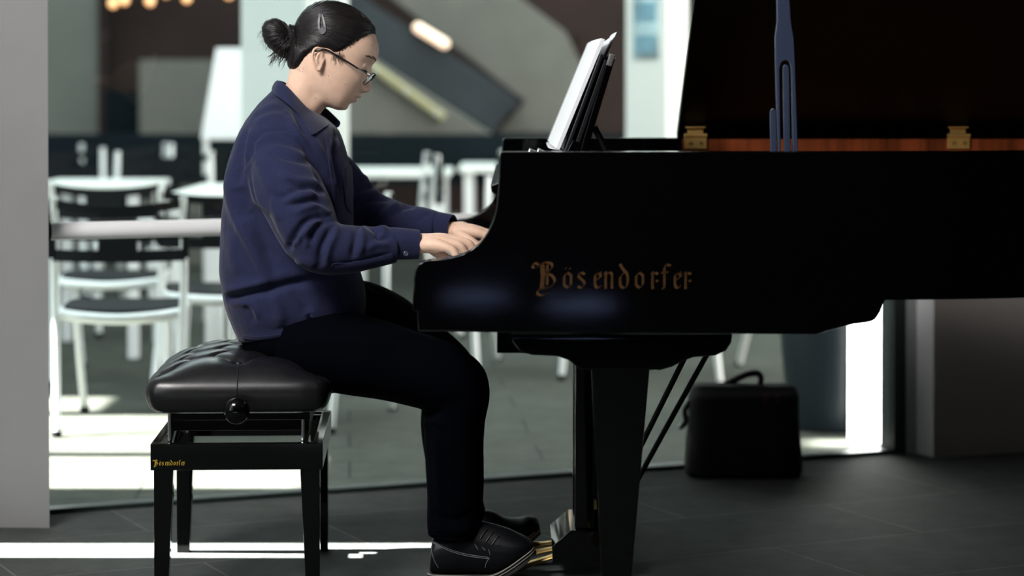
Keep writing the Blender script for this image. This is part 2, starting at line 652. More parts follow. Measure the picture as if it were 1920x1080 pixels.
# glass wall, its foot rail and frame
S1 = 2.70
bm = bmesh.new()
ga, gb = gp(0.0), gp(S1)
vs = [bm.verts.new(p) for p in (gp(-.12, 0, 0.01), gp(S1, 0, 0.01), gp(S1, 0, CEIL), gp(-.12, 0, CEIL))]
bm.faces.new(vs)
structure(fin('window_1', bm, M['glass'], smooth=False))
RM = Matrix.Translation(GA) @ Matrix.Rotation(GANG, 4, 'Z')
structure(obox('trim_1', (-0.1, -0.03, 0.0), (S1, 0.03, 0.012), M['frame_metal'], mtx=RM))
structure(obox('trim_2', (S1 - 0.03, -0.03, 0), (S1 + 0.012, 0.05, CEIL), M['frame_metal'], mtx=RM))
structure(obox('trim_3', (S1 + 0.012, -0.05, 0), (S1 + 0.048, 0.04, CEIL), M['frame_grey'], mtx=RM))
# right-hand pier: outside light put into the paler return face, beside a dark face
P0 = at(1705, 850, 7.37)
P1 = at(1750, 858, 7.27)
bm = bmesh.new()
prism(bm, [Vector((P0.x - .01, 7.42, 0)), Vector((P1.x, P1.y, 0)), Vector((2.6, 7.72, 0)), Vector((6.0, 9.0, 0)), Vector((6.0, 9.4, 0)), Vector((P0.x, 7.62, 0))],
      (0, 0, CEIL))
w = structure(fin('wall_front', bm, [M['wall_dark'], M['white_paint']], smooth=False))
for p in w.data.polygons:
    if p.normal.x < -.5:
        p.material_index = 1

# white rail across the glass
rail_l, rail_r = gp(-0.018, 0.10, 0.770), gp(2.5, 0.10, 0.770)
t = empty('door_rail', rail_l, 'long white tubular rail across the glass wall at waist height', 'handrail')
bm = bmesh.new()
tube(bm, [rail_l, rail_r], 0.0235, 20)
fin('rail_tube', bm, mat('white_rail_enamel', (0.92, 0.92, 0.93), 0.35), t)
bm = bmesh.new()
tube(bm, [rail_l - GD * 0.014, rail_l], [0.020, 0.027], 20)
fin('end_cap', bm, M['black_plastic'], t)
for s in (0.05, 1.25, 2.4):
    bm = bmesh.new()
    tube(bm, [gp(s, 0.10, 0.770), gp(s, 0.0, 0.770)], 0.010, 10)
    fin('bracket', bm, M['frame_grey'], t)

# ------------------------------------------------------------------ the grand piano
DN, DF = 4.83, 6.38                    # near and far side of the case
KZ = 0.735
piano = empty('grand_piano', (0.3, 5.6, 0), 'long black lacquered grand piano with its lid propped open', 'piano')
arm_top = [(937, 290), (940, 285.5), (946, 284.5)]
curve = spline([(776, 530), (777, 512), (784, 497), (797, 489.5), (825, 487), (855, 481.5), (880, 470), (902, 452), (918, 428),
                (929, 396), (934, 350), (936, 305), (937, 290)], 46)
prof = [tuple(c) for c in curve] + [(940, 285.5), (946, 284.5), (1664, 284)] + \
       [(1664, 562.5), (1660, 563)] + [tuple(c) for c in spline([(1655, 575), (1648, 590), (1635, 603), (1600, 608.5), (1565, 617), (1530, 627)], 16)] + \
       [(783, 622), (783, 584), (773.5, 583), (774, 558)]
P3 = [at(x, y, DN) for x, y in prof]
bm = bmesh.new()
prism(bm, P3, (0, 0.055, 0), 0.0035, 3)
fin('arm', bm, M['lacquer'], piano, angle=30)
bm = bmesh.new()
prism(bm, [Vector((p.x, DF - 0.055, p.z)) for p in P3], (0, 0.055, 0), 0.0035, 3)
fin('arm', bm, M['lacquer'], piano, angle=30)
# bent rim behind the arms
RZ0, RZ1 = at(1660, 562.5, DN).z, at(1400, 284, DN).z
XR = at(1664, 300, DN).x
plan = [(XR, DN), (0.95, 4.85), (1.12, 4.905), (1.45, 5.10), (1.80, 5.42), (2.08, 5.76), (2.28, 6.02), (2.34, 6.2), (2.27, 6.34), (2.12, DF), (1.5, DF), (XR, DF)]
PL = [Vector((p[0], p[1], 0)) for p in spline(plan, 70)]


def offset_path(P, d):
    out = []
    for i, p in enumerate(P):
        t = (P[min(i + 1, len(P) - 1)] - P[max(0, i - 1)]).normalized()
        out.append(p + Vector((-t.y, t.x, 0)) * d)
    return out


PI_ = offset_path(PL, 0.055)
bm = bmesh.new()
loft(bm, [[Vector((a.x, a.y, RZ0)), Vector((a.x, a.y, RZ1)), Vector((b.x, b.y, RZ1)), Vector((b.x, b.y, RZ0))] for a, b in zip(PL, PI_)])
fin('rim', bm, M['lacquer'], piano, angle=30)
# red veneer inside the rim
bm = bmesh.new()
pa = [Vector((XR, DN + .056, 0))] + offset_path(PL, 0.056)[1:-1] + [Vector((0.462, DF - .056, 0))]
pb = [Vector((XR, DN + .062, 0))] + offset_path(PL, 0.062)[1:-1] + [Vector((0.462, DF - .062, 0))]
loft(bm, [[Vector((a.x, a.y, 0.85)), Vector((a.x, a.y, RZ1 - 0.004)), Vector((b.x, b.y, RZ1 - 0.004)), Vector((b.x, b.y, 0.85))] for a, b in zip(pa, pb)])
o = fin('inner_rim', bm, M['mahogany'], piano)
o['label'] = 'reddish brown striped veneer inside the rim'
# plate and soundboard
inner = [Vector((p.x, p.y, 0)) for p in offset_path(PL, 0.066)]
bm = bmesh.new()
prism(bm, [Vector((0.30, DN + .07, 0.90))] + [Vector((p.x, p.y, 0.90)) for p in inner] + [Vector((0.30, DF - .07, 0.90))], (0, 0, 0.012))
fin('iron_plate', bm, M['gold_plate'], piano, smooth=False)
bm = bmesh.new()
prism(bm, [Vector((0.62, DN + .06, 0.73))] + [Vector((p.x, p.y, 0.73)) for p in inner] + [Vector((0.62, DF - .06, 0.73))], (0, 0, 0.012))
fin('soundboard', bm, M['lacquer_soft'], piano, smooth=False)
# key bed between the arms, slip in front
XF = at(783, 600, DN).x
obox('key_bed', (XF + 0.004, DN + 0.056, 0.645), (0.60, DF - 0.056, 0.700), M['lacquer_soft'], piano)
obox('key_slip', (XF - 0.004, DN + 0.056, 0.66), (XF + 0.014, DF - 0.056, 0.728), M['lacquer'], piano, bevel=0.003)
# keyboard
kb = obox('keyboard', (XF + 0.018, DN + 0.11, 0.701), (0.09, DF - 0.11, 0.712), M['felt'], piano)
KX0, KX1 = XF + 0.018, XF + 0.17
pitchk = (DF - DN - 0.24) / 52.0
bm = bmesh.new()
box(bm, (KX0, 0.0006, 0.713), (KX1, pitchk - 0.0006, KZ), 0.0012, 2)
wk = fin('white_key', bm, M['ivory'], kb)
wk.location = (0, DN + 0.12, 0)
bm = bmesh.new()
box(bm, (KX0 + 0.05, -0.0048, 0.713), (KX1, 0.0048, KZ + 0.0115), 0.0025, 2)
bk = fin('black_key', bm, M['ebony'], kb)
bk.location = (0, DN + 0.12 + pitchk, 0)
for i in range(1, 52):
    c = wk.copy(); COL.objects.link(c); c.location = (0, DN + 0.12 + pitchk * i, 0)
    if i % 7 not in (0, 3) and i < 51:
        c = bk.copy(); COL.objects.link(c); c.location = (0, DN + 0.12 + pitchk * (i + 1), 0)
for y0, y1 in ((DN + .056, DN + .118), (DF - .118, DF - .056)):
    obox('cheek_block', (KX0, y0, 0.701), (KX1 + .01, y1, 0.752), M['lacquer'], piano, bevel=0.004)
# fallboard: upright board behind the keys with a rolled lip
bm = bmesh.new()
fx = at(930, 300, 5.0).x
pr = [(KX1 + .006, 0.742), (KX1 + .002, 0.80), (KX1 - .002, 0.86), (KX1 - .008, 0.925), (KX1 - .016, 0.932), (KX1 - .018, 0.945), (KX1 - .006, 0.950), (KX1 + .02, 0.95), (KX1 + .03, 0.742)]
prism(bm, [Vector((x, DN + .058, z)) for x, z in pr], (0, DF - DN - .116, 0), 0.002, 2)
fin('fallboard', bm, M['lacquer'], piano)
obox('music_shelf', (KX1 + 0.02, DN + .058, 0.955), (0.44, DF - .058, 0.972), M['lacquer'], piano, bevel=0.003)
# bright catches on the shelf
for x, y in ((1000, 262), (1016, 272)):
    p = at(x, y, 5.75)
    bm = bmesh.new()
    tube(bm, [Vector((p.x - .012, p.y, 0.974)), Vector((p.x - .008, p.y, 1.0)), Vector((p.x + .02, p.y, 0.985))], [0.006, 0.005, 0.004], 10)
    fin('shelf_catch', bm, M['chrome'], piano)

# music desk
D0, D1 = 5.22, 6.05


def tilt_slab(bm, pa, pb, th, d0, d1, bevel=0.002):
    """slab whose edge-on face runs from pixel pa (foot) to pb (head), th thick to the right, from depth d0 to d1"""
    A, B = at(*pa, d0), at(*pb, d0)
    d = (B - A).normalized()
    nrm = Vector((d.z, 0, -d.x))
    prism(bm, [A, B, B + nrm * th, A + nrm * th], (0, d1 - d0, 0), bevel)


bm = bmesh.new()
tilt_slab(bm, (1087, 284), (1141, 105), 0.016, D0, D1, 0.004)
desk = fin('music_desk', bm, M['lacquer'], piano)
bm = bmesh.new()
tilt_slab(bm, (1064, 284), (1075, 262), 0.022, D0, D1)
fin('ledge', bm, M['lacquer'], desk)
for dd in (D0 + .02, D1 - .05):
    bm = bmesh.new()
    tube(bm, [at(1114, 238, dd), at(1138, 283, dd)], 0.007, 8)
    fin('desk_strut', bm, M['lacquer_soft'], desk)
bm = bmesh.new()
tilt_slab(bm, (1136, 122), (1143, 100), 0.014, D0 - .004, D0 + .05, 0.004)
fin('desk_hinge', bm, mat('desk_hinge_metal', (.16, .16, .155), .4, metal=.5), desk)

# lid, hinged on the far side
LA = math.radians(30.0)
HZ = 1.0165
LX0 = at(1269, 250, DF).x


def lid_pt(x, w, up=0.0):
    return Vector((x, DF - w * math.cos(LA) + up * math.sin(LA), HZ + w * math.sin(LA) + up * math.cos(LA)))


lo_ = [(LX0, 0.0), (LX0, 1.55), (0.80, 1.56), (1.06, 1.52), (1.45, 1.30), (1.80, 0.98), (2.08, 0.64), (2.28, 0.38), (2.35, 0.2), (2.28, 0.05), (2.12, 0.0)]
bm = bmesh.new()
prism(bm, [lid_pt(x, w) for x, w in lo_], lid_pt(0, 0, 0.022) - lid_pt(0, 0), 0.004, 3)
lid = fin('lid', bm, M['lacquer_soft'], piano)
bm = bmesh.new()
prism(bm, [lid_pt(LX0 + .01, 0.02, .024), lid_pt(LX0 + .01, 1.54, .024), lid_pt(LX0 + .46, 1.54, .024), lid_pt(LX0 + .46, 0.02, .024)], lid_pt(0, 0, 0.02) - lid_pt(0, 0), 0.004)
fin('front_flap', bm, M['lacquer'], lid)
for hx in (1304, 1797):
    a = at(hx, 266, DF - .064)
    bm = bmesh.new()
    box(bm, (a.x - .030, DF - .070, RZ1 - .030), (a.x + .030, DF - .063, RZ1 + .004), .001)
    h = fin('hinge', bm, M['brass'], piano)
    bm = bmesh.new()
    tube(bm, [(a.x - .031, DF - .069, RZ1 + .006), (a.x + .031, DF - .069, RZ1 + .006)], 0.0055, 12)
    fin('hinge_barrel', bm, M['brass'], h)
    bm = bmesh.new()
    box(bm, (a.x - .027, DF - .068, RZ1 + .026), (a.x + .027, DF - .040, RZ1 + .030), .001)
    box(bm, (a.x - .021, DF - .058, RZ1 + .006), (a.x + .021, DF - .053, RZ1 + .030), .001)
    fin('hinge_leaf', bm, M['brass'], h)
    for s in (-1, 1):
        bm = bmesh.new()
        tube(bm, [(a.x + s * .014, DF - .0735, RZ1 - .014), (a.x + s * .014, DF - .069, RZ1 - .014)], 0.0045, 10)
        fin('screw', bm, M['gold_plate'], h)
# lid prop: a forked stick with a second stick beside it
PD = 4.965


def px_m(x, y):
    return at(x, y, PD)


top_z = lid_pt(0, (DF - 5.06) / math.cos(LA)).z
TOPX = (1466, 1487)
sl = [(1464.5, 300), (1464.5, 130), (1467, 119), (1471, 114), (1476, 112.5), (1481, 114), (1485, 119), (1487, 130), (1487, 300)]
out = [(1497, 300), (1494, 120), (1492.5, 72), (1489.5, 52), (1487.5, 38), (1486, 0), (1485, -300), (1463, -300), (1461.5, 0), (1461.5, 38), (1459.5, 52), (1457, 68), (1457, 120), (1459.5, 300)]
bm = bmesh.new()
prism(bm, [px_m(x, y) for x, y in out] + [px_m(x, y) for x, y in sl], (0, 0.020, 0), 0.0025, 2)
# lean the stick back to the lid
for v in bm.verts:
    k = max(0.0, v.co.z - 1.0)
    v.co.y += k * 0.14
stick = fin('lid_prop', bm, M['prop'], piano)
stick['label'] = 'black forked prop stick with a blue reflection in its colour'
for x0, x1, yt in ((1470.5, 1482.5, 120), (1445.5, 1457.0, 203)):
    bm = bmesh.new()
    xm = (x0 + x1) / 2
    pl = [(x0, 300), (x0, yt + 7), (x0 + 2, yt + 2), (xm, yt), (x1 - 2, yt + 2), (x1, yt + 7), (x1, 300)]
    prism(bm, [at(x, y, PD + .002) for x, y in pl], (0, 0.014, 0), 0.002, 2)
    for v in bm.verts:
        v.co.y += max(0.0, v.co.z - 1.0) * 0.14
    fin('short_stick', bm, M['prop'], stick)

# legs with their brackets
lc = at(1163, 690, 5.02)


def leg(yc):
    bm = bmesh.new()
    rings = []
    for z, w, dx in ((0.556, 0.063, 0), (0.06, 0.031, -0.008)):
        rings.append([Vector((lc.x + dx + a * w, yc + b * w, z)) for a, b in ((-1, -1), (1, -1), (1, 1), (-1, 1))])
    loft(bm, rings)
    es = [e for e in bm.edges if abs(e.verts[0].co.z - e.verts[1].co.z) > .1]
    bmesh.ops.bevel(bm, geom=es, offset=0.005, segments=2, profile=0.5, affect='EDGES')
    l = fin('leg', bm, M['lacquer'], piano)
    bm = bmesh.new()
    tube(bm, [(lc.x - .008, yc - .014, .028), (lc.x - .008, yc + .014, .028)], 0.028, 20)
    fin('caster', bm, M['brass'], l)
    bm = bmesh.new()
    half = [(-205, 625), (-203, 640), (-190, 656), (-165, 663), (-120, 665), (-98, 672), (-82, 685), (-74, 691), (74, 691), (95, 685), (115, 674), (135, 667), (175, 664), (195, 655), (205, 640), (207, 625)]
    s = 5.0
    prism(bm, [Vector((at(1163 + hx, hy, s).x, yc - 0.10, at(1163, hy, s).z + .001)) for hx, hy in half], (0, 0.20, 0), 0.004, 2)
    fin('leg_bracket', bm, M['lacquer'], l)


leg(5.06)
leg(6.20)
bm = bmesh.new()
tail = Vector((2.05, 6.12, 0))
loft(bm, [[Vector((tail.x + a * w, tail.y + b * w, z)) for a, b in ((-1, -1), (1, -1), (1, 1), (-1, 1))] for z, w in ((0.73, 0.06), (0.06, 0.031))])
l = fin('leg', bm, M['lacquer'], piano)
bm = bmesh.new()
tube(bm, [(tail.x, tail.y - .014, .028), (tail.x, tail.y + .014, .028)], 0.028, 20)
fin('caster', bm, M['brass'], l)
b0, b1 = at(932, 640, 5.9), at(958, 640, 5.9)
obox('cross_beam', (b0.x, 5.85, at(932, 658, 5.9).z), (b0.x + .16, 6.3, 0.646), M['lacquer_soft'], piano, bevel=.003)

# pedal lyre
LD0, LD1 = 5.45, 5.73
lyre = empty('pedal_lyre', (at(1078, 1000, 5.5).x, 5.59, 0))
lyre.parent = piano
lyre.matrix_parent_inverse = world_of(piano).inverted()
lb = [(1035, 1025), (1070, 995), (1135, 995), (1160, 1010), (1160, 1056), (1036, 1056)]
bm = bmesh.new()
px_prism(bm, lb, LD0, LD1 - LD0, .003)
fin('lyre_box', bm, M['lacquer'], lyre)
for dd in (LD0 + .02, LD1 - .06):
    p = at(1078, 1000, LD0 + .02)
    bm = bmesh.new()
    box(bm, (p.x, dd, at(1078, 998, LD0).z - .004), (p.x + .045, dd + .035, 0.648), .003)
    fin('lyre_post', bm, M['lacquer'], lyre)
for yy, (x0, y0), (x1, y1) in ((5.50, (1285, 668), (1120, 1000)), (5.68, (1328, 660), (1155, 972))):
    bm = bmesh.new()
    A, B = at(x0, y0, yy), at(x1, y1, yy)
    A = A + (A - B).normalized() * .05
    tube(bm, [A, B], 0.0068, 10)
    fin('brace_rod', bm, M['lacquer_soft'], lyre)
for yy, tip in ((5.50, (962, 1066)), (5.59, (985, 1040)), (5.68, (988, 1024))):
    p1 = at(1042, {5.50: 1042, 5.59: 1028, 5.68: 1017}[yy], yy)
    p0 = at(*tip, yy)
    bm = bmesh.new()
    tube(bm, [p1, p1.lerp(p0, .5), p0.lerp(p1, .12), p0], [0.016, 0.017, 0.026, 0.012], 14, squash=1.0)
    bmesh.ops.transform(bm, matrix=Matrix.Translation(p0) @ Matrix.Diagonal((1, 1, 0.34, 1)) @ Matrix.Translation(-p0), verts=bm.verts[:]) if False else None
    d = (p0 - p1).normalized()
    up = Vector((-d.z, 0, d.x))
    for v in bm.verts:
        k = (v.co - p1).dot(up)
        v.co -= up * k * 0.62
    fin('pedal', bm, M['brass'], lyre)

# gilt blackletter name, written with a broad nib
LET = {
    'B': ([[(-.05, 1.28), (-.16, 1.42), (-.02, 1.62), (.22, 1.52), (.5, 1.62), (.85, 1.66), (1.12, 1.5), (1.02, 1.2), (.72, .98), (1.1, .8), (1.28, .45), (1.08, .12), (.72, -.02), (.35, .06)],
           [(.42, 1.5), (.46, .8), (.40, .08)], [(.53, 1.5), (.57, .8), (.51, .08)], [(.80, 1.5), (.80, .2)],
           [(.72, -.02), (.4, -.06), (.18, -.2), (.2, -.4), (.5, -.48), (.85, -.34)], [(.3, 1.5), (.12, 1.3)]], 1.5),
    'o': ([[(0, .2), (0, .8), (.24, 1.0)], [(.2, 1.0), (.44, .82), (.44, .22)], [(.44, .22), (.22, 0.0), (0, .2)]], .78),
    's': ([[(.42, .88), (.2, 1.0), (.03, .76), (.42, .34), (.22, .0), (.0, .12)]], .86),
    'e': ([[(.42, .98), (.20, .95), (.04, .8), (.04, .2), (.2, .0), (.4, .16)], [(.3, .98), (.42, .74), (.1, .52)]], .68),
    'n': ([[(-.04, .92), (.06, .98), (.06, .04), (.14, 0)], [(.06, .86), (.28, 1.0), (.46, .86), (.46, .06), (.56, .02)]], .86),
    'd': ([[(-.02, 1.55), (.2, 1.2), (.46, .86), (.46, .22), (.24, .0), (.02, .2), (.02, .72), (.26, .98)]], .95),
    'r': ([[(-.04, .92), (.06, .98), (.06, .04), (.16, 0)], [(.06, .84), (.24, 1.0), (.4, .88)], [(.3, .5), (.38, .42)]], .72),
    'f': ([[(-.02, .0), (.1, .06), (.1, 1.2), (.24, 1.52), (.5, 1.44)], [(-.08, 1.0), (.34, 1.02)]], .72),
    'dot': ([[(0, 1.22), (.07, 1.3)]], 0),
}


def nib(bm, strokes, ox, oz, s, w, place):
    n2 = Vector((math.cos(math.radians(38)), math.sin(math.radians(38)))) * w / 2
    for st in strokes:
        P = [Vector((ox + x * s, oz + y * s)) for x, y in (spline(st, len(st) * 4) if len(st) > 3 else st)]
        for a, b in zip(P[:-1], P[1:]):
            d = (b - a)
            if d.length < 1e-7:
                continue
            q = [a - n2, a + n2, b + n2, b - n2]
            area = abs((q[1] - q[0]).cross(q[3] - q[0])) if hasattr(q[0], 'cross') else 1
            thin = Vector((-d.y, d.x)).normalized() * w * 0.13
            q2 = [a - thin, a + thin, b + thin, b - thin]
            for qq in (q, q2):
                prism(bm, [place(p.x, p.y, 0) for p in qq], place(0, 0, 1) - place(0, 0, 0))


def word(bm, xs, s, w, place):
    """xs: list of (letter, x)"""
    for ch, x in xs:
        k = 'o' if ch == 'oe' else ch
        nib(bm, LET[k][0], x, 0, s, w, place)
        if ch == 'oe':
            nib(bm, LET['dot'][0], x + .06 * s, 0, s, w, place)
            nib(bm, LET['dot'][0], x + .34 * s, 0, s, w, place)


base = at(1003, 540, DN)
pxm = DN / FPX
letters = [('B', 0), ('oe', 55), ('s', 81), ('e', 112), ('n', 131), ('d', 160), ('o', 190), ('r', 219), ('f', 240), ('e', 262), ('r', 281)]
bm = bmesh.new()
word(bm, [(c, x * pxm) for c, x in letters], 29 * pxm, 4.7 * pxm, lambda x, z, k: Vector((base.x + x, DN - 0.0002 - 0.0003 * k, base.z + z)))
o = fin('lettering', bm, M['gold_leaf'], piano, smooth=False)
o['label'] = 'gilt blackletter name on the side of the case'

# ------------------------------------------------------------------ sheet music
sm = empty('sheet_music', at(1080, 284, 5.5), 'thick stack of white sheet music leaning on the piano music desk', 'sheet music')


def leaf(bm, foot, head, bow, d0, d1, th=0.0012, curl=0.0, n=14):
    """a bowed sheet: foot and head measured at depth d0"""
    A, B = at(*foot, d0), at(*head, d0)
    d = (B - A)
    nrm = Vector((-d.z, 0, d.x)).normalized()
    rings = []
    for i in range(n):
        t = i / (n - 1)
        y = d0 + (d1 - d0) * t
        off = nrm * (bow * math.sin(math.pi * min(1, t * 1.0)) + curl * t)
        rings.append([A + off + Vector((0, y - d0, 0)), B + off + Vector((0, y - d0, 0)), B + off + nrm * th + Vector((0, y - d0, 0)), A + off + nrm * th + Vector((0, y - d0, 0))])
    loft(bm, rings)


bm = bmesh.new()
leaf(bm, (1049, 281), (1134, 74), 0.003, 5.27, 6.0, th=0.008, curl=0.009)
fin('page_block', bm, M['paper'], sm)
for k, (f, h, c) in enumerate([((1058, 283), (1146, 72), -.004), ((1061, 283), (1151, 68), -.006), ((1063, 283), (1156.5, 60), -.008)]):
    bm = bmesh.new()
    leaf(bm, f, h, 0.004, 5.30 + .02 * k, 5.93, th=0.0006, curl=c)
    fin('loose_sheet', bm, M['paper'], sm)
bm = bmesh.new()
leaf(bm, (1053, 281), (1032, 277), 0.004, 5.3, 5.9, th=0.002)
fin('curled_sheet', bm, M['paper'], sm)
bk2 = empty('music_folder', at(1075, 284, 5.5), 'black music folder standing between the white sheets and the music desk', 'folder')
bm = bmesh.new()
tilt_slab(bm, (1058, 284), (1126, 100), 0.008, 5.24, 5.98)
fin('front_cover', bm, M['book_black'], bk2)
bm = bmesh.new()
tilt_slab(bm, (1073, 284), (1133, 112), 0.010, 5.245, 5.98)
fin('back_cover', bm, M['book_black'], bk2)
bm = bmesh.new()
tilt_slab(bm, (1067, 284), (1129, 108), 0.006, 5.26, 5.95)
fin('folder_pages', bm, M['facade_blue'], bk2)
# ------------------------------------------------------------------ piano bench
bo = at(282, 850, 5.25)
bench = empty('piano_bench', (bo.x, bo.y, 0), 'black piano bench with a tufted leather seat under the pianist', 'bench', rz=math.radians(2.4))
BW, BL = 0.388, 0.545
BMX = world_of(bench)


def bpart(name, bm, m, parent=None, angle=40):
    bmesh.ops.transform(bm, matrix=BMX, verts=bm.verts[:])
    return fin(name, bm, m, parent or bench, angle)


ZR0, ZR1 = 0.287, 0.347
for lo, hi in (((0, 0, ZR0), (BW, .022, ZR1)), ((0, BL - .022, ZR0), (BW, BL, ZR1)), ((0, .022, ZR0), (.022, BL - .022, ZR1)), ((BW - .022, .022, ZR0), (BW, BL - .022, ZR1))):
    bm = bmesh.new()
    box(bm, lo, hi, .0015)
    bpart('rail', bm, M['lacquer'])
for cx, sx in ((0.007, 1), (BW - .007, -1)):
    for cy, sy in ((0.004, 1), (BL - .004, -1)):
        bm = bmesh.new()
        rings = []
        for z, w in ((ZR1 - .004, .046), (ZR0, .044), (0.0, .031)):
            rings.append([Vector((cx + sx * a * w, cy + sy * b * w, z)) for a, b in ((0, 0), (1, 0), (1, 1), (0, 1))])
        loft(bm, rings)
        bmesh.ops.recalc_face_normals(bm, faces=bm.faces[:])
        bmesh.ops.bevel(bm, geom=[e for e in bm.edges], offset=.002, segments=2, profile=.5, affect='EDGES')
        bpart('leg', bm, M['lacquer'])
# lifting gear
bm = bmesh.new()
box(bm, (.035, .10, .362), (BW - .035, BL - .05, .412), .002)
box(bm, (.045, .03, .396), (BW - .03, BL - .03, .412), .002)
bpart('seat_board', bm, M['lacquer_soft'])
for lx in (.040, BW - .046):
    for y0, y1 in ((.08, .40), (.40, .08)):
        bm = bmesh.new()
        tube(bm, [(lx, y0, .318), (lx + .004, y1, .405)], .007, 8)
        bpart('scissor_bar', bm, M['lacquer_soft'])
    bm = bmesh.new()
    tube(bm, [(lx, .035, .30), (lx, .035, .415)], .0045, 8)
    bpart('bolt', bm, M['chrome'])
# cushion
bm = bmesh.new()
bmesh.ops.create_cube(bm, size=2.0)
bmesh.ops.subdivide_edges(bm, edges=bm.edges[:], cuts=84, use_grid_fill=True)
hx, hy = BW / 2 + .003, BL / 2 + .012
ccx, ccy = BW / 2, BL / 2
ZC0, ZC1 = .411, .500
buttons = []
for r in range(7):
    yy = 0.068 + r * 0.071
    for xx in ((0.0, -.172, .172) if r % 2 == 0 else (-.088, .088)):
        buttons.append((xx, yy - BL / 2))
creases = []
for i, (x0, y0) in enumerate(buttons):
    for x1, y1 in buttons[i + 1:]:
        if abs(abs(x1 - x0) - .088) < .012 and abs(abs(y1 - y0) - .071) < .01:
            creases.append((x0, y0, x1, y1))
    if abs(x0) > .15:
        creases.append((x0, y0, math.copysign(hx + .03, x0), y0))


def segd(x, y, s):
    x0, y0, x1, y1 = s
    dx, dy = x1 - x0, y1 - y0
    u = max(0, min(1, ((x - x0) * dx + (y - y0) * dy) / (dx * dx + dy * dy)))
    return math.hypot(x - x0 - u * dx, y - y0 - u * dy), u


for v in bm.verts:
    a, b, c = v.co
    n = 9.0
    k = (abs(a) ** n + abs(b) ** n + abs(c) ** n) ** (1 / n)
    a, b, c = a / k, b / k, c / k
    t = (c + 1) / 2
    bul = 0.021 * math.sin(math.pi * min(1.0, t * 1.05)) ** .8 * (.45 + .55 * t)
    x, y = a * (hx + bul), b * (hy + bul)
    z = ZC0 + t * (ZC1 - ZC0)
    if c > 0:
        w = min(1.0, c * 1.15)
        cr = (1 - min(1, abs(a)) ** 2.4) * (1 - min(1, abs(b)) ** 7)
        dz = 0.044 * cr
        dmp = 0.0
        for bx, by in buttons:
            d = math.hypot(x - bx, y - by)
            dmp += (0.022 * math.exp(-(d / .017) ** 2) + 0.011 * math.exp(-(d / .045) ** 2)) * (1 + .10 * math.sin(14 * math.atan2(y - by, x - bx)))
        crs = 0.0
        for s in creases:
            d, u = segd(x, y, s)
            if d < .05:
                crs = max(crs, 0.015 * math.exp(-(d / .0085) ** 2) + .007 * math.exp(-(d / .026) ** 2))
        z += (dz - max(dmp, crs) - .15 * min(dmp, crs)) * w
    elif t < .5:
        pass
    # gathered corners
    if abs(a) > .82 and abs(b) > .82:
        g = math.sin(math.atan2(abs(b) - .6, abs(a) - .6) * 34) * .0022 * (1 - abs(2 * t - 1) ** 4)
        x += math.copysign(g, a)
        y += math.copysign(g, b)
    v.co = Vector((ccx + x, ccy + y, z))
for q in range(4):
    bmesh.ops.smooth_vert(bm, verts=bm.verts[:], factor=.5, use_axis_x=True, use_axis_y=True, use_axis_z=True)
cush = bpart('seat_cushion', bm, M['leather'], angle=180)
for bx, by in buttons:
    if (by > -.12 and bx > -.15) or abs(bx) > .15:
        continue                      # under the pianist, or lost in the pleats
    bm = bmesh.new()
    ellipsoid(bm, (ccx + bx, ccy + by, ZC1 + .020), (.0075, .0075, .004), u=14, v=8)
    bpart('tuft_button', bm, M['leather'], cush)
# seam down the near side
cb = bvh_of(cush.data)
bm = bmesh.new()
P = []
for q in spline([(447, 688), (446, 705), (445, 722), (443, 746)], 20):
    p, n_ = hit(cb, q[0], q[1])
    if p is not None:
        P.append(p + n_ * .0004)
tube(bm, P, .0013, 6)
fin('seam', bm, M['leather'], cush)
# knob
kp = at(443, 771, 5.19)
for yk, yd in ((5.195, -1),):
    bm = bmesh.new()
    ellipsoid(bm, (kp.x, yk, kp.z), (.0295, .024, .0295), u=28, v=18)
    tube(bm, [(kp.x, yk, kp.z), (kp.x, yk + .06, kp.z)], .016, 16)
    fin('height_knob', bm, M['lacquer'], bench)
pb = BMX @ Vector((.007, 0, 0))
bs = 5.25 / FPX
bm = bmesh.new()
zb = at(288, 872.5, 5.25).z
word(bm, [(c, x * bs * .2) for c, x in letters], 6.2 * bs, 1.15 * bs, lambda x, z, k: BMX @ Vector((.007 + x, -0.0002 - .0003 * k, zb + z)))
o = fin('lettering', bm, M['gold_bright'], bench, smooth=False)
o['label'] = 'small gilt blackletter name on the bench rail'

# ------------------------------------------------------------------ black bag on the floor
BD = 6.86
bag = empty('bag', (at(1400, 895, BD).x, BD + .06, 0), 'black soft bag with an arched handle standing on the floor behind the piano', 'bag')
bm = bmesh.new()
sect = []
for y, k, h in ((895, .99, 0), (888, 1.02, 0), (850, 1.0, 0), (780, .975, 0), (745, .965, 0), (732, .93, 0), (726, .86, 0)):
    xc, hw = 1398, 108 * k
    z = max(0.0, at(1400, y, BD).z)
    cx_ = at(xc, y, BD).x
    hwm = hw * BD / FPX
    dep = .075 if y > 740 else .05
    ring = []
    for i in range(32):
        t = 2 * math.pi * i / 32
        c, s = math.cos(t), math.sin(t)
        ring.append(Vector((cx_ + hwm * math.copysign(abs(c) ** .35, c), BD + .07 + dep * math.copysign(abs(s) ** .5, s), z)))
    sect.append(ring)
loft(bm, sect)
bagm = voxel(bm, .006, 4)
cloth_noise(bagm, .006, 9)
link('bag_body', bagm, M['bag'], bag, 180)
bm = bmesh.new()
stube(bm, [at(x, y, BD + .07) for x, y in ((1335, 732), (1360, 722), (1395, 704), (1420, 700), (1427, 712), (1420, 730))], [.011, .011, .010, .010, .009, .009], 24, 10)
fin('handle', bm, M['bag'], bag)
for x in (1435, 1459):
    p = at(x, 750, BD - .006)
    obox('tag', (p.x - .005, BD - .010, p.z - .014), (p.x + .005, BD + .012, p.z + .014), M['bag_red'], bag, .002)
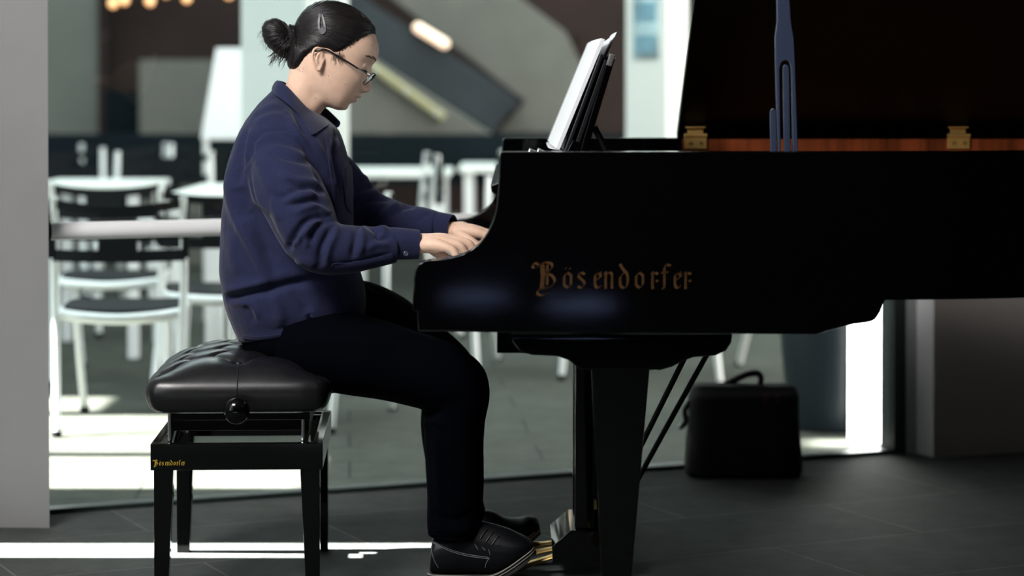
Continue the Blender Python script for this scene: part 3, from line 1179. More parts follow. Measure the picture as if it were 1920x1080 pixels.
bm = bmesh.new()
stube(bm, [at(x, y, BD + .05) for x, y in ((1294, 752), (1284, 770), (1286, 790), (1278, 801))], .008, 12, 8)
fin('side_strap', bm, M['bag'], bag)
bm = bmesh.new()
ellipsoid(bm, at(1277, 800, BD + .04), (.009, .006, .009))
fin('buckle', bm, M['chrome'], bag)
# ------------------------------------------------------------------ the pianist
PDm = 5.56                                            # depth of the body's middle plane
person = empty('person', (at(560, 600, PDm).x, PDm, 0), 'seated person with dark hair in a bun, glasses and navy shirt playing the piano', 'person')

# ---- head: local frame f (forward), u (up), s (side, towards the camera)
TH = math.radians(27.0)
HO = at(625, 105, PDm)
HF = Vector((math.cos(TH), 0, -math.sin(TH)))
HU = Vector((math.sin(TH), 0, math.cos(TH)))
HS = Vector((0, -1, 0))
HK = 1.272                                            # mm in the head's own profile unit


def hw(f, u, s):
    """head frame (mm) to world"""
    return HO + (HF * (f * HK) + HU * (u * HK) + HS * (s * 1.04)) * 0.001


def to_head(p):
    d = (p - HO) * 1000
    return d.dot(HF) / HK, d.dot(HU) / HK, d.dot(HS) / 1.04


LV = np.array([-89, -86, -80, -70, -60, -45, -30, -15, 0, 15, 31, 45, 58, 72, 82, 89, 93])
LF = np.array([44, 55, 64.5, 68.5, 71, 73.5, 75, 75, 74.5, 73, 75.5, 73, 65, 52, 35, 15, -12], float)
LB = np.array([22, -4, -32, -50, -59, -68, -74, -78, -81, -83.5, -85, -83, -79, -69, -56, -40, -14], float)
LW = np.array([10, 22, 34, 45, 52, 59, 63, 66.5, 69.5, 71.5, 72.5, 72, 69, 61, 48, 30, 4], float)
LC = np.array([34, 32, 28, 22, 14, 6, 0, -6, -10, -12, -13, -13, -13, -13, -13, -13, -13], float)


def lev(v):
    return np.interp(v, LV, LF), np.interp(v, LV, LB), np.interp(v, LV, LW), np.interp(v, LV, LC)


def g(x, s):
    return math.exp(-(x / s) ** 2)


def face_bumps(f, v, s):
    """forward displacement of the face surface (mm)"""
    a = abs(s)
    d = 0.0
    # nose
    ridge = np.interp(v, [-41, -37, -33, -28, -24, -15, -4, 6, 16, 24], [0, 4.5, 12.5, 15.5, 16.0, 12.5, 7.0, 2.5, 0.0, 0])
    wid = np.interp(v, [-38, -28, -15, 0, 16], [10, 9.5, 8.0, 7.0, 8.0])
    d += ridge * math.exp(-(a / wid) ** 2.2)
    d += 6.0 * g(a - 12.5, 5.5) * g(v + 30, 7.5)                 # wings of the nose
    d -= 2.2 * g(a - 17, 7) * g(v - 4, 12)
    # eyes
    d -= 7.0 * g(a - 29, 15) * g(v - 13, 10.5)
    d += 5.2 * g(a - 31, 12) * g(v - 9, 8.0)                     # lids over the eyeball
    d -= 1.3 * g(a - 31, 13) * g(v - 3.5, 1.8)
    d += 2.5 * g(a - 27, 17) * g(v - 29, 7)                      # brow
    # cheeks
    d += 3.0 * g(a - 36, 16) * g(v + 17, 15)
    # lips
    d += 6.2 * g(a, 16) * g(v + 45, 4.4)
    d += 4.0 * g(a, 14.0) * g(v + 57, 4.4)
    d += 3.2 * g(a, 22) * g(v + 50, 12)
    d -= 3.6 * g(a, 22) * g(v + 51, 1.9)
    d -= 1.4 * g(a, 3) * g(v + 40, 4)
    d -= 2.6 * g(a, 16) * g(v + 67, 4.5)
    d += 2.0 * g(a, 15) * g(v + 78, 7)
    return d


def skull_point(v, th, out=0.0):
    F, B, W, C = lev(v)
    c, s = math.cos(th), math.sin(th)
    n = 2.25 if c > 0 else 2.1
    x = math.copysign(abs(c) ** (2 / n), c)
    y = math.copysign(abs(s) ** (2 / n), s)
    f = C + x * ((F - C) if c > 0 else (C - B))
    return f, y * W


def head_grid(bm, feat=True, nv=110, nt=128):
    rings = []
    for i in range(nv):
        t = i / (nv - 1)
        v = -88.9 + (92.6 + 88.9) * (0.5 - 0.5 * math.cos(math.pi * t) if False else t)
        ring = []
        for k in range(nt):
            th = 2 * math.pi * k / nt
            f, s = skull_point(v, th)
            if feat and math.cos(th) > 0:
                w = min(1.0, math.cos(th) * 2.0)
                f += face_bumps(f, v, s) * w
            ring.append(hw(f, v, s))
        rings.append(ring)
    loft(bm, rings)


bm = bmesh.new()
head_grid(bm)
# neck
stube(bm, [at(583, 118, PDm), at(576, 150, PDm), at(567, 178, PDm), at(557, 205, PDm), at(545, 245, PDm), at(525, 300, PDm)],
      [.045, .047, .0455, .047, .058, .085], 20, 28, squash=1.06)
# soft join under the jaw
stube(bm, [at(606, 168, PDm), at(590, 182, PDm), at(574, 200, PDm)], [.034, .036, .040], 10, 20, squash=1.1)


# ears
def ear(sgn):
    def e(px, py, s):
        p = at(px + 2.5, py, PDm)
        f, u, _ = to_head(p)
        return hw(f, u, s * sgn)
    hl = [(607, 106, 69), (607, 98, 72), (603, 92.5, 75.5), (597, 91, 79), (591.5, 95, 81), (589.5, 104, 81), (590, 114, 79), (593, 124, 76), (597, 131, 73), (602, 133, 71)]
    stube(bm, [e(*p) for p in hl], [.0022, .003, .0034, .0036, .0036, .0034, .0032, .0032, .0042, .0036], 26, 10, round_cap=True)
    stube(bm, [e(603, 99, 73.5), e(598.5, 104, 76.5), e(596.5, 113, 77), e(598, 121, 75), e(603, 125, 72)], [.0024, .003, .003, .003, .003], 18, 8, round_cap=True)
    stube(bm, [e(609, 112, 70), e(607, 117, 72), e(605, 122, 72)], [.003, .0038, .003], 8, 8, round_cap=True)
    stube(bm, [e(604, 124, 71), e(601, 130, 71.5)], [.005, .0055], 6, 10, round_cap=True)
    stube(bm, [e(601, 98, 68.5), e(597, 106, 69.5), e(596, 116, 69), e(600, 126, 68)], [.0042, .0055, .0055, .005], 12, 10, hint=HS, squash=.55, round_cap=True)
    stube(bm, [e(604, 104, 67), e(602, 116, 67)], [.008, .009], 6, 12, round_cap=True)


ear(1)
ear(-1)


# ---- hands: fingers as tapered chains rooted in the palm
def chain(pts, radii, n=12):
    stube(bm, [at(*p) for p in pts], radii, 7 * len(pts), n, round_cap=True)


# right hand (near the camera)
chain([(770, 458, 5.345), (790, 456, 5.345), (812, 457, 5.345), (836, 459, 5.342)], [.0235, .0228, .0222, .0130], 18)
for k, (x0, y0, d0, x1, y1, d1, r0, r1) in enumerate((
        (800, 459, 5.318, 836, 463, 5.300, .0170, .0112), (800, 455, 5.335, 845, 456, 5.322, .0180, .0120),
        (800, 452, 5.352, 852, 452, 5.346, .0180, .0125), (800, 452, 5.370, 851, 450, 5.372, .0175, .0125))):
    chain([(x0, y0, d0), ((x0 + x1) / 2, (y0 + y1) / 2 - 1.5, (d0 + d1) / 2), (x1, y1, d1)], [r0, (r0 + r1) / 2 + .0012, r1], 14)
chain([(834, 463, 5.300), (846, 467, 5.297), (853, 474, 5.296), (858, 484, 5.297), (860, 492, 5.299)], [.0108, .0095, .0090, .0080, .0072])
chain([(843, 456, 5.322), (857, 458.5, 5.319), (866, 464.5, 5.318), (875, 479, 5.320), (879, 490, 5.322)], [.0118, .0103, .0098, .0085, .0076])
chain([(850, 451, 5.346), (868, 453.0, 5.345), (881, 459, 5.345), (889, 474, 5.347), (892, 486, 5.348)], [.0122, .0106, .0100, .0086, .0078])
chain([(849, 450, 5.372), (866, 452, 5.374), (880, 458, 5.376), (887, 472, 5.377), (890, 484, 5.378)], [.0120, .0104, .0098, .0086, .0078])
chain([(803, 460, 5.372), (818, 472, 5.392), (832, 480, 5.398), (844, 486, 5.398)], [.0150, .0125, .0105, .0082])
# left hand (far from the camera)
chain([(830, 431, 5.665), (848, 433, 5.665), (866, 434, 5.664)], [.0205, .0225, .0250], 18)
for x1, y1, d1, r0, r1 in ((899, 437, 5.628, .0190, .0128), (901, 434, 5.650, .0185, .0128), (897, 434, 5.672, .0180, .0122), (890, 436, 5.694, .0170, .0112)):
    d0 = 5.645 + (d1 - 5.628) * .7
    chain([(858, 434, d0), ((858 + x1) / 2, (434 + y1) / 2 - 2, (d0 + d1) / 2), (x1, y1, d1)], [r0, (r0 + r1) / 2 + .0015, r1], 14)
chain([(897, 437, 5.628), (914, 442, 5.626), (927, 449, 5.626), (935, 464, 5.628), (937, 474, 5.630)], [.0122, .0106, .0100, .0086, .0076])
chain([(899, 434, 5.650), (917, 438, 5.650), (932, 446, 5.650), (941, 462, 5.652), (943, 473, 5.654)], [.0122, .0106, .0100, .0086, .0076])
chain([(896, 434, 5.672), (912, 438, 5.673), (926, 446, 5.675), (935, 462, 5.677), (937, 473, 5.679)], [.0118, .0102, .0096, .0084, .0076])
chain([(889, 436, 5.694), (902, 440, 5.697), (912, 448, 5.699), (918, 463, 5.700), (920, 472, 5.701)], [.0106, .0094, .0088, .0078, .0070])
chain([(862, 440, 5.632), (880, 451, 5.604), (894, 460, 5.598), (905, 470, 5.597)], [.0150, .0122, .0104, .0082])
# limbs and trunk under the clothes, one skin with the hands and head
stube(bm, [at(545, 250, PDm), at(530, 330, PDm), at(530, 450, PDm), at(545, 600, PDm)], [.085, .10, .10, .10], 18, 20)
stube(bm, [at(540, 270, PDm), at(522, 290, 5.42), at(560, 400, 5.34), at(590, 465, 5.315), at(690, 466, 5.33), at(772, 457, 5.345)], [.04, .040, .034, .032, .027, .025], 40, 14)
stube(bm, [at(545, 275, PDm), at(600, 310, 5.73), at(650, 375, 5.78), at(690, 410, 5.78), at(760, 418, 5.72), at(830, 431, 5.665)], [.04, .035, .030, .026, .022, .020], 40, 14)
stube(bm, [at(545, 620, PDm), at(600, 655, 5.47), at(760, 695, 5.44), at(850, 725, 5.43), at(853, 860, 5.44), at(850, 1010, 5.45)], [.07, .06, .055, .045, .042, .03], 40, 14)
stube(bm, [at(545, 620, PDm), at(620, 610, 5.66), at(760, 650, 5.68), at(845, 715, 5.68), at(845, 860, 5.68), at(862, 1000, 5.68)], [.07, .05, .045, .042, .04, .03], 40, 14)
body = voxel(bm, 0.0021, 5, 0.5)
# relax the passage from jaw to neck
co = coords(body)
ed = np.empty(len(body.edges) * 2, dtype=np.int64)
body.edges.foreach_get('vertices', ed)
ed = ed.reshape(-1, 2)
rel = (co - np.array(HO)) * 1000
hf_, hu_ = rel @ np.array(HF) / HK, rel @ np.array(HU) / HK
wgt = np.clip((-38 - hu_) / 14, 0, 1) * np.clip((52 - hf_) / 12, 0, 1) * (co[:, 2] > 0.98) * (co[:, 0] < HO.x + .06)
deg = np.bincount(ed.reshape(-1), minlength=len(co)).astype(float)
for q in range(70):
    acc = np.zeros_like(co)
    for k in range(3):
        acc[:, k] = np.bincount(ed[:, 0], weights=co[ed[:, 1], k], minlength=len(co)) + np.bincount(ed[:, 1], weights=co[ed[:, 0], k], minlength=len(co))
    co += (acc / deg[:, None] - co) * (wgt * .6)[:, None]
set_coords(body, co)
# lips, coloured where the mouth is
body.materials.append(M['skin'])
body.materials.append(M['lip'])
for p in body.polygons:
    f, u, s = to_head(p.center)
    if f > 62 and abs(s) < 20 and -64 < u < -40:
        up = -51 + 8.6 * (1 - (abs(s) / 20.0) ** 1.6) - 1.2 * g(s, 4)
        dn = -51 - 8.5 * (1 - (abs(s) / 19.0) ** 2)
        if dn < u < up:
            p.material_index = 1
for p in body.polygons:
    p.use_smooth = True
bo_ = bpy.data.objects.new('body', body)
COL.objects.link(bo_)
bo_.parent = person
bo_.matrix_parent_inverse = world_of(person).inverted()
body_bvh = bvh_of(body)

# eyes, lashes, brows
for sgn in (1, -1):
    r = body_bvh.ray_cast(hw(130, 8.5, 31 * sgn), -HF)
    c = r[0] - HF * .0138
    bm = bmesh.new()
    ellipsoid(bm, c, (.0115, .0115, .0115), u=20, v=14)
    eye = fin('eye', bm, M['eye_white'], person)
    bm = bmesh.new()
    ellipsoid(bm, c + HF * .0070 - HU * .0060, (.0042, .0050, .0042), u=16, v=10)
    fin('iris', bm, M['iris'], eye)
    bm = bmesh.new()
    ellipsoid(bm, c, (.0131, .0131, .0131), u=36, v=26)
    dl = []
    for v in bm.verts:
        q = v.co - c
        if math.atan2(q.dot(HU), q.dot(HF)) < math.radians(-24) or q.dot(HF) < 0:
            dl.append(v)
    bmesh.ops.delete(bm, geom=dl, context='VERTS')
    fin('eyelid', bm, M['skin'], eye)
    bm = bmesh.new()
    P = []
    for t in np.linspace(-1, 1, 13):
        s = 31 + 13.5 * t
        o = hw(130, 3.2 - 1.4 * t * t, s * sgn)
        r = body_bvh.ray_cast(o, -HF)
        if r[0] is not None:
            P.append(r[0] + HF * .0012)
    if len(P) > 3:
        tube(bm, P, [.0005] + [.0014] * (len(P) - 2) + [.0008], 8)
        fin('eyelashes', bm, M['hair'], person)
    bm = bmesh.new()
    for k in range(120):
        t = random.uniform(-1, 1)
        s = 30 + 17 * t
        w = 2.6 * (1 - .6 * abs(t)) * random.uniform(-1, 1)
        P = []
        for q in (0, 1):
            o = hw(130, 30.5 - 2.5 * t * t + w + q * 1.2, (s + q * 4.0) * sgn)
            r = body_bvh.ray_cast(o, -HF)
            if r[0] is not None:
                P.append(r[0] + r[1] * .0004)
        if len(P) == 2:
            tube(bm, P, [.0003, .00015], 4)
    fin('eyebrow', bm, M['brow'], person)
# small moles
bm = bmesh.new()
for x, y in ((616, 142), (591, 184), (614, 185), (698.5, 85), (648, 158)):
    p, n_ = hit(body_bvh, x, y)
    if p is not None:
        ellipsoid(bm, p, (.0011, .0011, .0011), u=10, v=6)
fin('moles', bm, mat('mole_skin', (0.22, 0.10, 0.07), .6), person)

# ---- hair
HLF = [-90, -62, -50, -47, -44, -34, -27, -20, -8, 6, 9, 17, 29, 40, 47, 60, 90]
HLV = [-67, -66, -60, -50, -28, -12, -4, 2, 6, 4, 7, 20, 44, 58, 65, 67, 68]


def hair_cap():
    bm = bmesh.new()
    nv, nt = 120, 140
    rings = []
    for i in range(nv):
        v = -78 + (92.6 + 78) * i / (nv - 1)
        ring = []
        for k in range(nt):
            th = 2 * math.pi * k / nt
            f, s = skull_point(v, th)
            e = 0.02
            f1, s1 = skull_point(v, th + e)
            f0, s0 = skull_point(v, th - e)
            nrm = Vector((s1 - s0, 0, -(f1 - f0)))
            nrm = Vector((s1 - s0, -(f1 - f0)))
            nrm.normalize()
            fa, sa = skull_point(min(92.6, v + 2), th)
            fb, sb = skull_point(v - 2, th)
            slope = -((fa - fb) * nrm.x + (sa - sb) * nrm.y) / 4.0
            d = v - np.interp(f, HLF, HLV)
            wob = 1.6 * noise.noise(Vector((f * .12, s * .12, v * .12)))
            t = max(0.0, min(1.0, (d + wob) / 17.0))
            t = t * t * (3 - 2 * t)
            off = -2.2 + t * 8.6
            q = math.sqrt(1 + slope * slope)
            # strands swept back towards the bun
            bx, bv = f + 82, v - 42
            ang = math.atan2(bv, bx)
            off += t * (0.55 * math.sin(ang * 60 + s * .05) + .8 * noise.noise(Vector((ang * 14, s * .03, 3))))
            ring.append(hw(f + nrm.x * off / q, v + slope * off / q, s + nrm.y * off / q))
        rings.append(ring)
    loft(bm, rings)
    return bm


me = voxel(hair_cap(), .0022, 2, .4)
bm = bmesh.new()
bm.from_mesh(me)
dl = []
for v in bm.verts:                               # keep only what grows above the hairline
    f, u, s = to_head(v.co)
    if u < np.interp(f, HLF, HLV) - 9:
        dl.append(v)
bmesh.ops.delete(bm, geom=dl, context='VERTS')
bm.to_mesh(me)
bm.free()
hair = link('hair', me, M['hair'], person, 180)
hbvh = bvh_of(me)
# bun
bm = bmesh.new()
ellipsoid(bm, at(520, 67, PDm), (.034, .036, .044), rot=Matrix.Rotation(math.radians(-28), 3, 'Y'), u=30, v=20)
ellipsoid(bm, at(508, 55, PDm), (.022, .030, .024), u=24, v=16)
ellipsoid(bm, at(533, 84, PDm), (.024, .028, .032), u=24, v=16)
ellipsoid(bm, at(548, 68, PDm), (.020, .024, .028), u=20, v=14)
bme = voxel(bm, .0025, 6)
a = coords(bme)
nn = normals(bme)
ctr = np.array(at(549, 62, PDm))
rel = a - ctr
ang = np.arctan2(rel[:, 2], rel[:, 0]) * 26 + rel[:, 1] * 60
set_coords(bme, a + nn * (0.0006 * np.sin(ang) + .0004 * np.sin(ang * 2.7 + 1))[:, None])
bun = link('bun', bme, M['hair'], hair, 180)
bbvh = bvh_of(bme)
bm = bmesh.new()
tp = []
for k in range(25):
    a_ = 2 * math.pi * k / 24
    c = at(551, 66, PDm)
    d = (at(540, 70, PDm) - c).normalized()
    e1 = Vector((d.z, 0, -d.x))
    tp.append(c + e1 * (.026 * math.cos(a_)) + Vector((0, 1, 0)) * (.022 * math.sin(a_)))
tube(bm, tp, .0035, 8)
fin('hair_tie', bm, M['frame_black'], hair)

# strands combed over the cap on both sides, and stray hairs
bm = bmesh.new()


def strand(P, r, lift=.0008):
    if len(P) > 3:
        tube(bm, P, [r * .5] + [r] * (len(P) - 2) + [r * .3], 4)


def cast_side(px, py, side, bv):
    if side > 0:
        return hit(bv, px, py)
    p = at(px, py, PDm + .3)
    r = bv.ray_cast(p, Vector((0, -1, 0)))
    return (r[0], r[1]) if r[0] is not None else (None, None)


starts = spline([(700, 52), (694, 62), (676, 76), (660, 86), (648, 97), (637, 106), (625, 96), (612, 90), (600, 86), (588, 92), (578, 104), (570, 116), (562, 128), (552, 133), (543, 130)], 150)
for side in (1, -1):
    for i, s0 in enumerate(starts):
        for rep in range(2):
            s0_ = s0 + np.array([random.uniform(-2, 2), random.uniform(-2.5, 1)])
            e0 = np.array([556 + random.uniform(-3, 3), 52 + 34 * min(1, i / 110) + random.uniform(-5, 5)])
            bow = (random.uniform(12, 26) if i < 70 else random.uniform(0, 10)) * (1 if i < 120 else -.5)
            P = []
            for t in np.linspace(0, 1, 14):
                q = s0_ * (1 - t) + e0 * t
                q = q + np.array([0, -bow]) * math.sin(math.pi * t) * (0.75 if i < 40 else .6)
                p, n_ = cast_side(q[0], q[1], side, hbvh)
                if p is None:
                    break
                P.append(p + n_ * random.uniform(.0002, .0010))
            strand(P, random.uniform(.00045, .0008))
for k in range(260):                             # over the crown
    s0_ = np.array([702 + random.uniform(-4, 2), 56 + random.uniform(-6, 4)])
    e0 = np.array([555 + random.uniform(-3, 3), 50 + random.uniform(-10, 22)])
    bow = random.uniform(8, 54)
    for side in (1, -1):
        P = []
        for t in np.linspace(0, 1, 18):
            q = s0_ * (1 - t) + e0 * t + np.array([0, -bow]) * math.sin(math.pi * t) ** .8
            p, n_ = cast_side(q[0], q[1], side, hbvh)
            if p is None:
                if len(P) > 3:
                    break
                continue
            P.append(p + n_ * random.uniform(.0002, .0010))
        strand(P, random.uniform(.0004, .0007))
fin('combed_strands', bm, M['hair_strand'], hair, 180)
bm = bmesh.new()
for k in range(90):                              # loose ends below and around the bun
    x0, y0 = random.uniform(512, 540), random.uniform(85, 104)
    dx, dy = random.uniform(-16, 4), random.uniform(8, 28)
    z = PDm + random.uniform(-.025, .025)
    strand([at(x0, y0, z), at(x0 + dx * .25, y0 + dy * .4, z), at(x0 + dx * .55, y0 + dy * .7, z), at(x0 + dx, y0 + dy, z)], random.uniform(.0004, .0009))
fin('bun_ends', bm, M['hair_strand'], hair, 180)
bm = bmesh.new()
for k in range(70):
    a_ = random.uniform(1.7, 4.6)
    z = PDm + random.uniform(-.03, .03)
    c = np.array([520, 66])
    r0, r1 = 24, random.uniform(30, 40)
    sw = random.uniform(.1, .5)
    strand([at(*(c + r_ * np.array([math.cos(a_ + sw * t), -math.sin(a_ + sw * t)])), z) for t, r_ in ((0, r0), (.4, r0 + (r1 - r0) * .4), (.7, r0 + (r1 - r0) * .75), (1, r1))], .00022)
fin('flyaway_strands', bm, M['hair_strand'], hair, 180)
bm = bmesh.new()
for k in range(110):                             # wisps at nape, sideburn and crown
    kind = k % 3 if k < 24 else 1 + k % 2
    if kind == 0:
        x0, y0, dx, dy = random.uniform(543, 570), random.uniform(124, 134), random.uniform(-3, 2), random.uniform(2, 6)
    elif kind == 1:
        x0, y0, dx, dy = random.uniform(622, 646), random.uniform(94, 106), random.uniform(-4, 6), random.uniform(6, 24)
    else:
        x0, y0, dx, dy = random.uniform(655, 704), 0, random.uniform(-3, 3), random.uniform(2, 5)
    if kind == 2:
        y0 = float(np.interp(x0, [655, 671, 702], [90, 77, 59])) - 3
    P = []
    for t in np.linspace(0, 1, 6):
        x, y = x0 + dx * t, y0 + dy * t
        p, n_ = hit(body_bvh, x, y)
        p2, n2_ = hit(hbvh, x, y)
        if p2 is not None and (p is None or (p2.y < p.y)):
            p, n_ = p2, n2_
        if p is None or p.y > PDm + .05:
            break
        P.append(p + n_ * .0008)
    strand(P, .00020)
fin('hairline_wisps', bm, M['hair_strand'], hair, 180)
# bun strands
bm = bmesh.new()
for side in (1, -1):
    for k in range(110):
        a0 = random.uniform(-.5, 2 * math.pi - .5)
        P = []
        e0 = np.array([552, 66]) + np.array([0, random.uniform(-16, 18)])
        s0 = np.array([519, 68]) + np.array([26 * math.cos(a0), 36 * math.sin(a0)])
        for t in np.linspace(0, 1, 10):
            q = e0 * (1 - t) + s0 * t + np.array([0, -6]) * math.sin(math.pi * t)
            p, n_ = cast_side(q[0], q[1], side, bbvh)
            if p is None:
                continue
            P.append(p + n_ * random.uniform(.0002, .0009))
        strand(P, random.uniform(.0004, .0007))
fin('bun_strands', bm, M['hair_strand'], bun, 180)

# ---- hair clip
cl = [(601, 17), (597.5, 26), (596, 42), (597, 55), (600, 62), (605, 64), (610, 61), (611.5, 54), (609, 40), (604.5, 24)]
ci = [(602, 27), (599.8, 40), (600.3, 52), (606.5, 50), (605.8, 40)]
bm = bmesh.new()
outp, inp = spline(cl + [cl[0]], 40)[:-1], spline(ci + [ci[0]], 40)[:-1]


def clip_pt(q, lift):
    p, n_ = hit(hbvh, q[0], q[1])
    if p is None:
        p, n_ = at(q[0], q[1], PDm - .07), Vector((0, -1, 0))
    return p + Vector((0, -1, 0)) * lift


def near_idx(q, arr):
    return min(range(len(arr)), key=lambda k: (arr[k][0] - q[0]) ** 2 + (arr[k][1] - q[1]) ** 2)


rt = []
for q in outp:
    c0 = np.array([603.2, 42.0])
    i_ = inp[near_idx(q, inp)]
    rt.append((q, i_))
vo = [(bm.verts.new(clip_pt(q, .0042)), bm.verts.new(clip_pt(i_, .0042)), bm.verts.new(clip_pt(q, .001)), bm.verts.new(clip_pt(i_, .001))) for q, i_ in rt]
for k in range(len(vo)):
    a, b = vo[k], vo[(k + 1) % len(vo)]
    for f in ((a[0], b[0], b[1], a[1]), (a[0], a[2], b[2], b[0]), (a[1], b[1], b[3], a[3])):
        try:
            bm.faces.new(f)
        except ValueError:
            pass
o = fin('hair_clip', bm, M['clip'], person, 60)
o['label'] = 'dark grey snap hair clip'

# ---- glasses
gl = empty('glasses', hw(80, 8, 0))
gl.parent = person
gl.matrix_parent_inverse = world_of(person).inverted()
gl['label'] = 'thin black framed glasses'


def h2(px, py, s):
    f, u, _ = to_head(at(px, py, PDm - s * .001))
    return hw(f, u, s)


for sgn in (1, -1):
    bm = bmesh.new()
    tp = [h2(583, 97.5, 73), h2(592, 95.5, 76), h2(604, 93, 77), h2(614, 94.5, 76), h2(626, 101, 75), h2(650, 115, 73), h2(672, 129, 70)]
    tp = [Vector((p.x, PDm + (p.y - PDm) * sgn, p.z)) for p in tp]
    stube(bm, tp, [.0026, .0026, .0026, .0025, .0023, .0022, .0022], 30, 8)
    fin('temple', bm, M['frame_black'], gl)
    bm = bmesh.new()
    tp = [h2(671, 128, 70), h2(680, 133, 69), h2(689, 138, 64), h2(693, 141, 57)]
    tp = [Vector((p.x, PDm + (p.y - PDm) * sgn, p.z)) for p in tp]
    stube(bm, tp, [.0022, .0024, .0022, .0018], 14, 8)
    fin('hinge', bm, M['chrome'], gl)
    # lens rim
    cf, cu, _ = to_head(at(693.5, 148, PDm))
    ring = []
    for k in range(41):
        a_ = 2 * math.pi * k / 40
        ls, lu = 23.5 * math.cos(a_), 17.5 * math.sin(a_)
        n = 2.6
        ls = 23.5 * math.copysign(abs(math.cos(a_)) ** (2 / n), math.cos(a_))
        lu = 13.5 * math.copysign(abs(math.sin(a_)) ** (2 / n), math.sin(a_))
        ring.append(hw(cf - 0.10 * ls + .30 * lu + .5, cu + lu, (33.5 + ls) * sgn))
    bm = bmesh.new()
    tube(bm, ring, .0013, 8)
    rim = fin('rim', bm, M['frame_black'], gl)
    bm = bmesh.new()
    bm.faces.new([bm.verts.new(p) for p in ring[:-1]])
    fin('lens', bm, M['glass'], rim, smooth=False)
bm = bmesh.new()
stube(bm, [hw(cf + 5.5, cu + 5, 11), hw(cf + 8.5, cu + 8, 0), hw(cf + 5.5, cu + 5, -11)], .0016, 14, 8)
fin('bridge', bm, M['frame_black'], gl)

# ---- shirt
TORSO = [  # back (px), front (px), half width
    ((449, 638), (684, 592), .165), ((432, 600), (686, 566), .180), ((420, 560), (682, 535), .185), ((414, 520), (674, 505), .182), ((413, 480), (668, 475), .180),
    ((416, 430), (664, 440), .184), ((421, 370), (662, 400), .192), ((429, 315), (659, 350), .200), ((445, 262), (652, 302), .200),
    ((468, 218), (642, 265), .182), ((490, 190), (634, 244), .132), ((508, 172), (620, 230), .083), ((518, 162), (610, 222), .066)]
rows = spline([(*b, *f, w) for b, f, w in TORSO], 60)
bm = bmesh.new()
rings = []
for r in rows:
    A, B = at(r[0], r[1], PDm), at(r[2], r[3], PDm)
    c, h = (A + B) / 2, (B - A) / 2
    ring = []
    for k in range(48):
        t = 2 * math.pi * k / 48
        cx_, sx_ = math.cos(t), math.sin(t)
        n = 2.35
        ring.append(c + h * math.copysign(abs(cx_) ** (2 / n), cx_) + Vector((0, 1, 0)) * r[4] * math.copysign(abs(sx_) ** (2 / n), sx_))
    rings.append(ring)
loft(bm, rings)
# near sleeve
stube(bm, [at(507, 288, 5.44), at(522, 312, 5.40), at(540, 350, 5.365), at(563, 398, 5.335), at(586, 446, 5.315), at(610, 466, 5.312), at(650, 467, 5.318), at(700, 463, 5.328), at(742, 460, 5.338)],
      [.052, .066, .077, .075, .068, .061, .056, .048, .040], 60, 32)
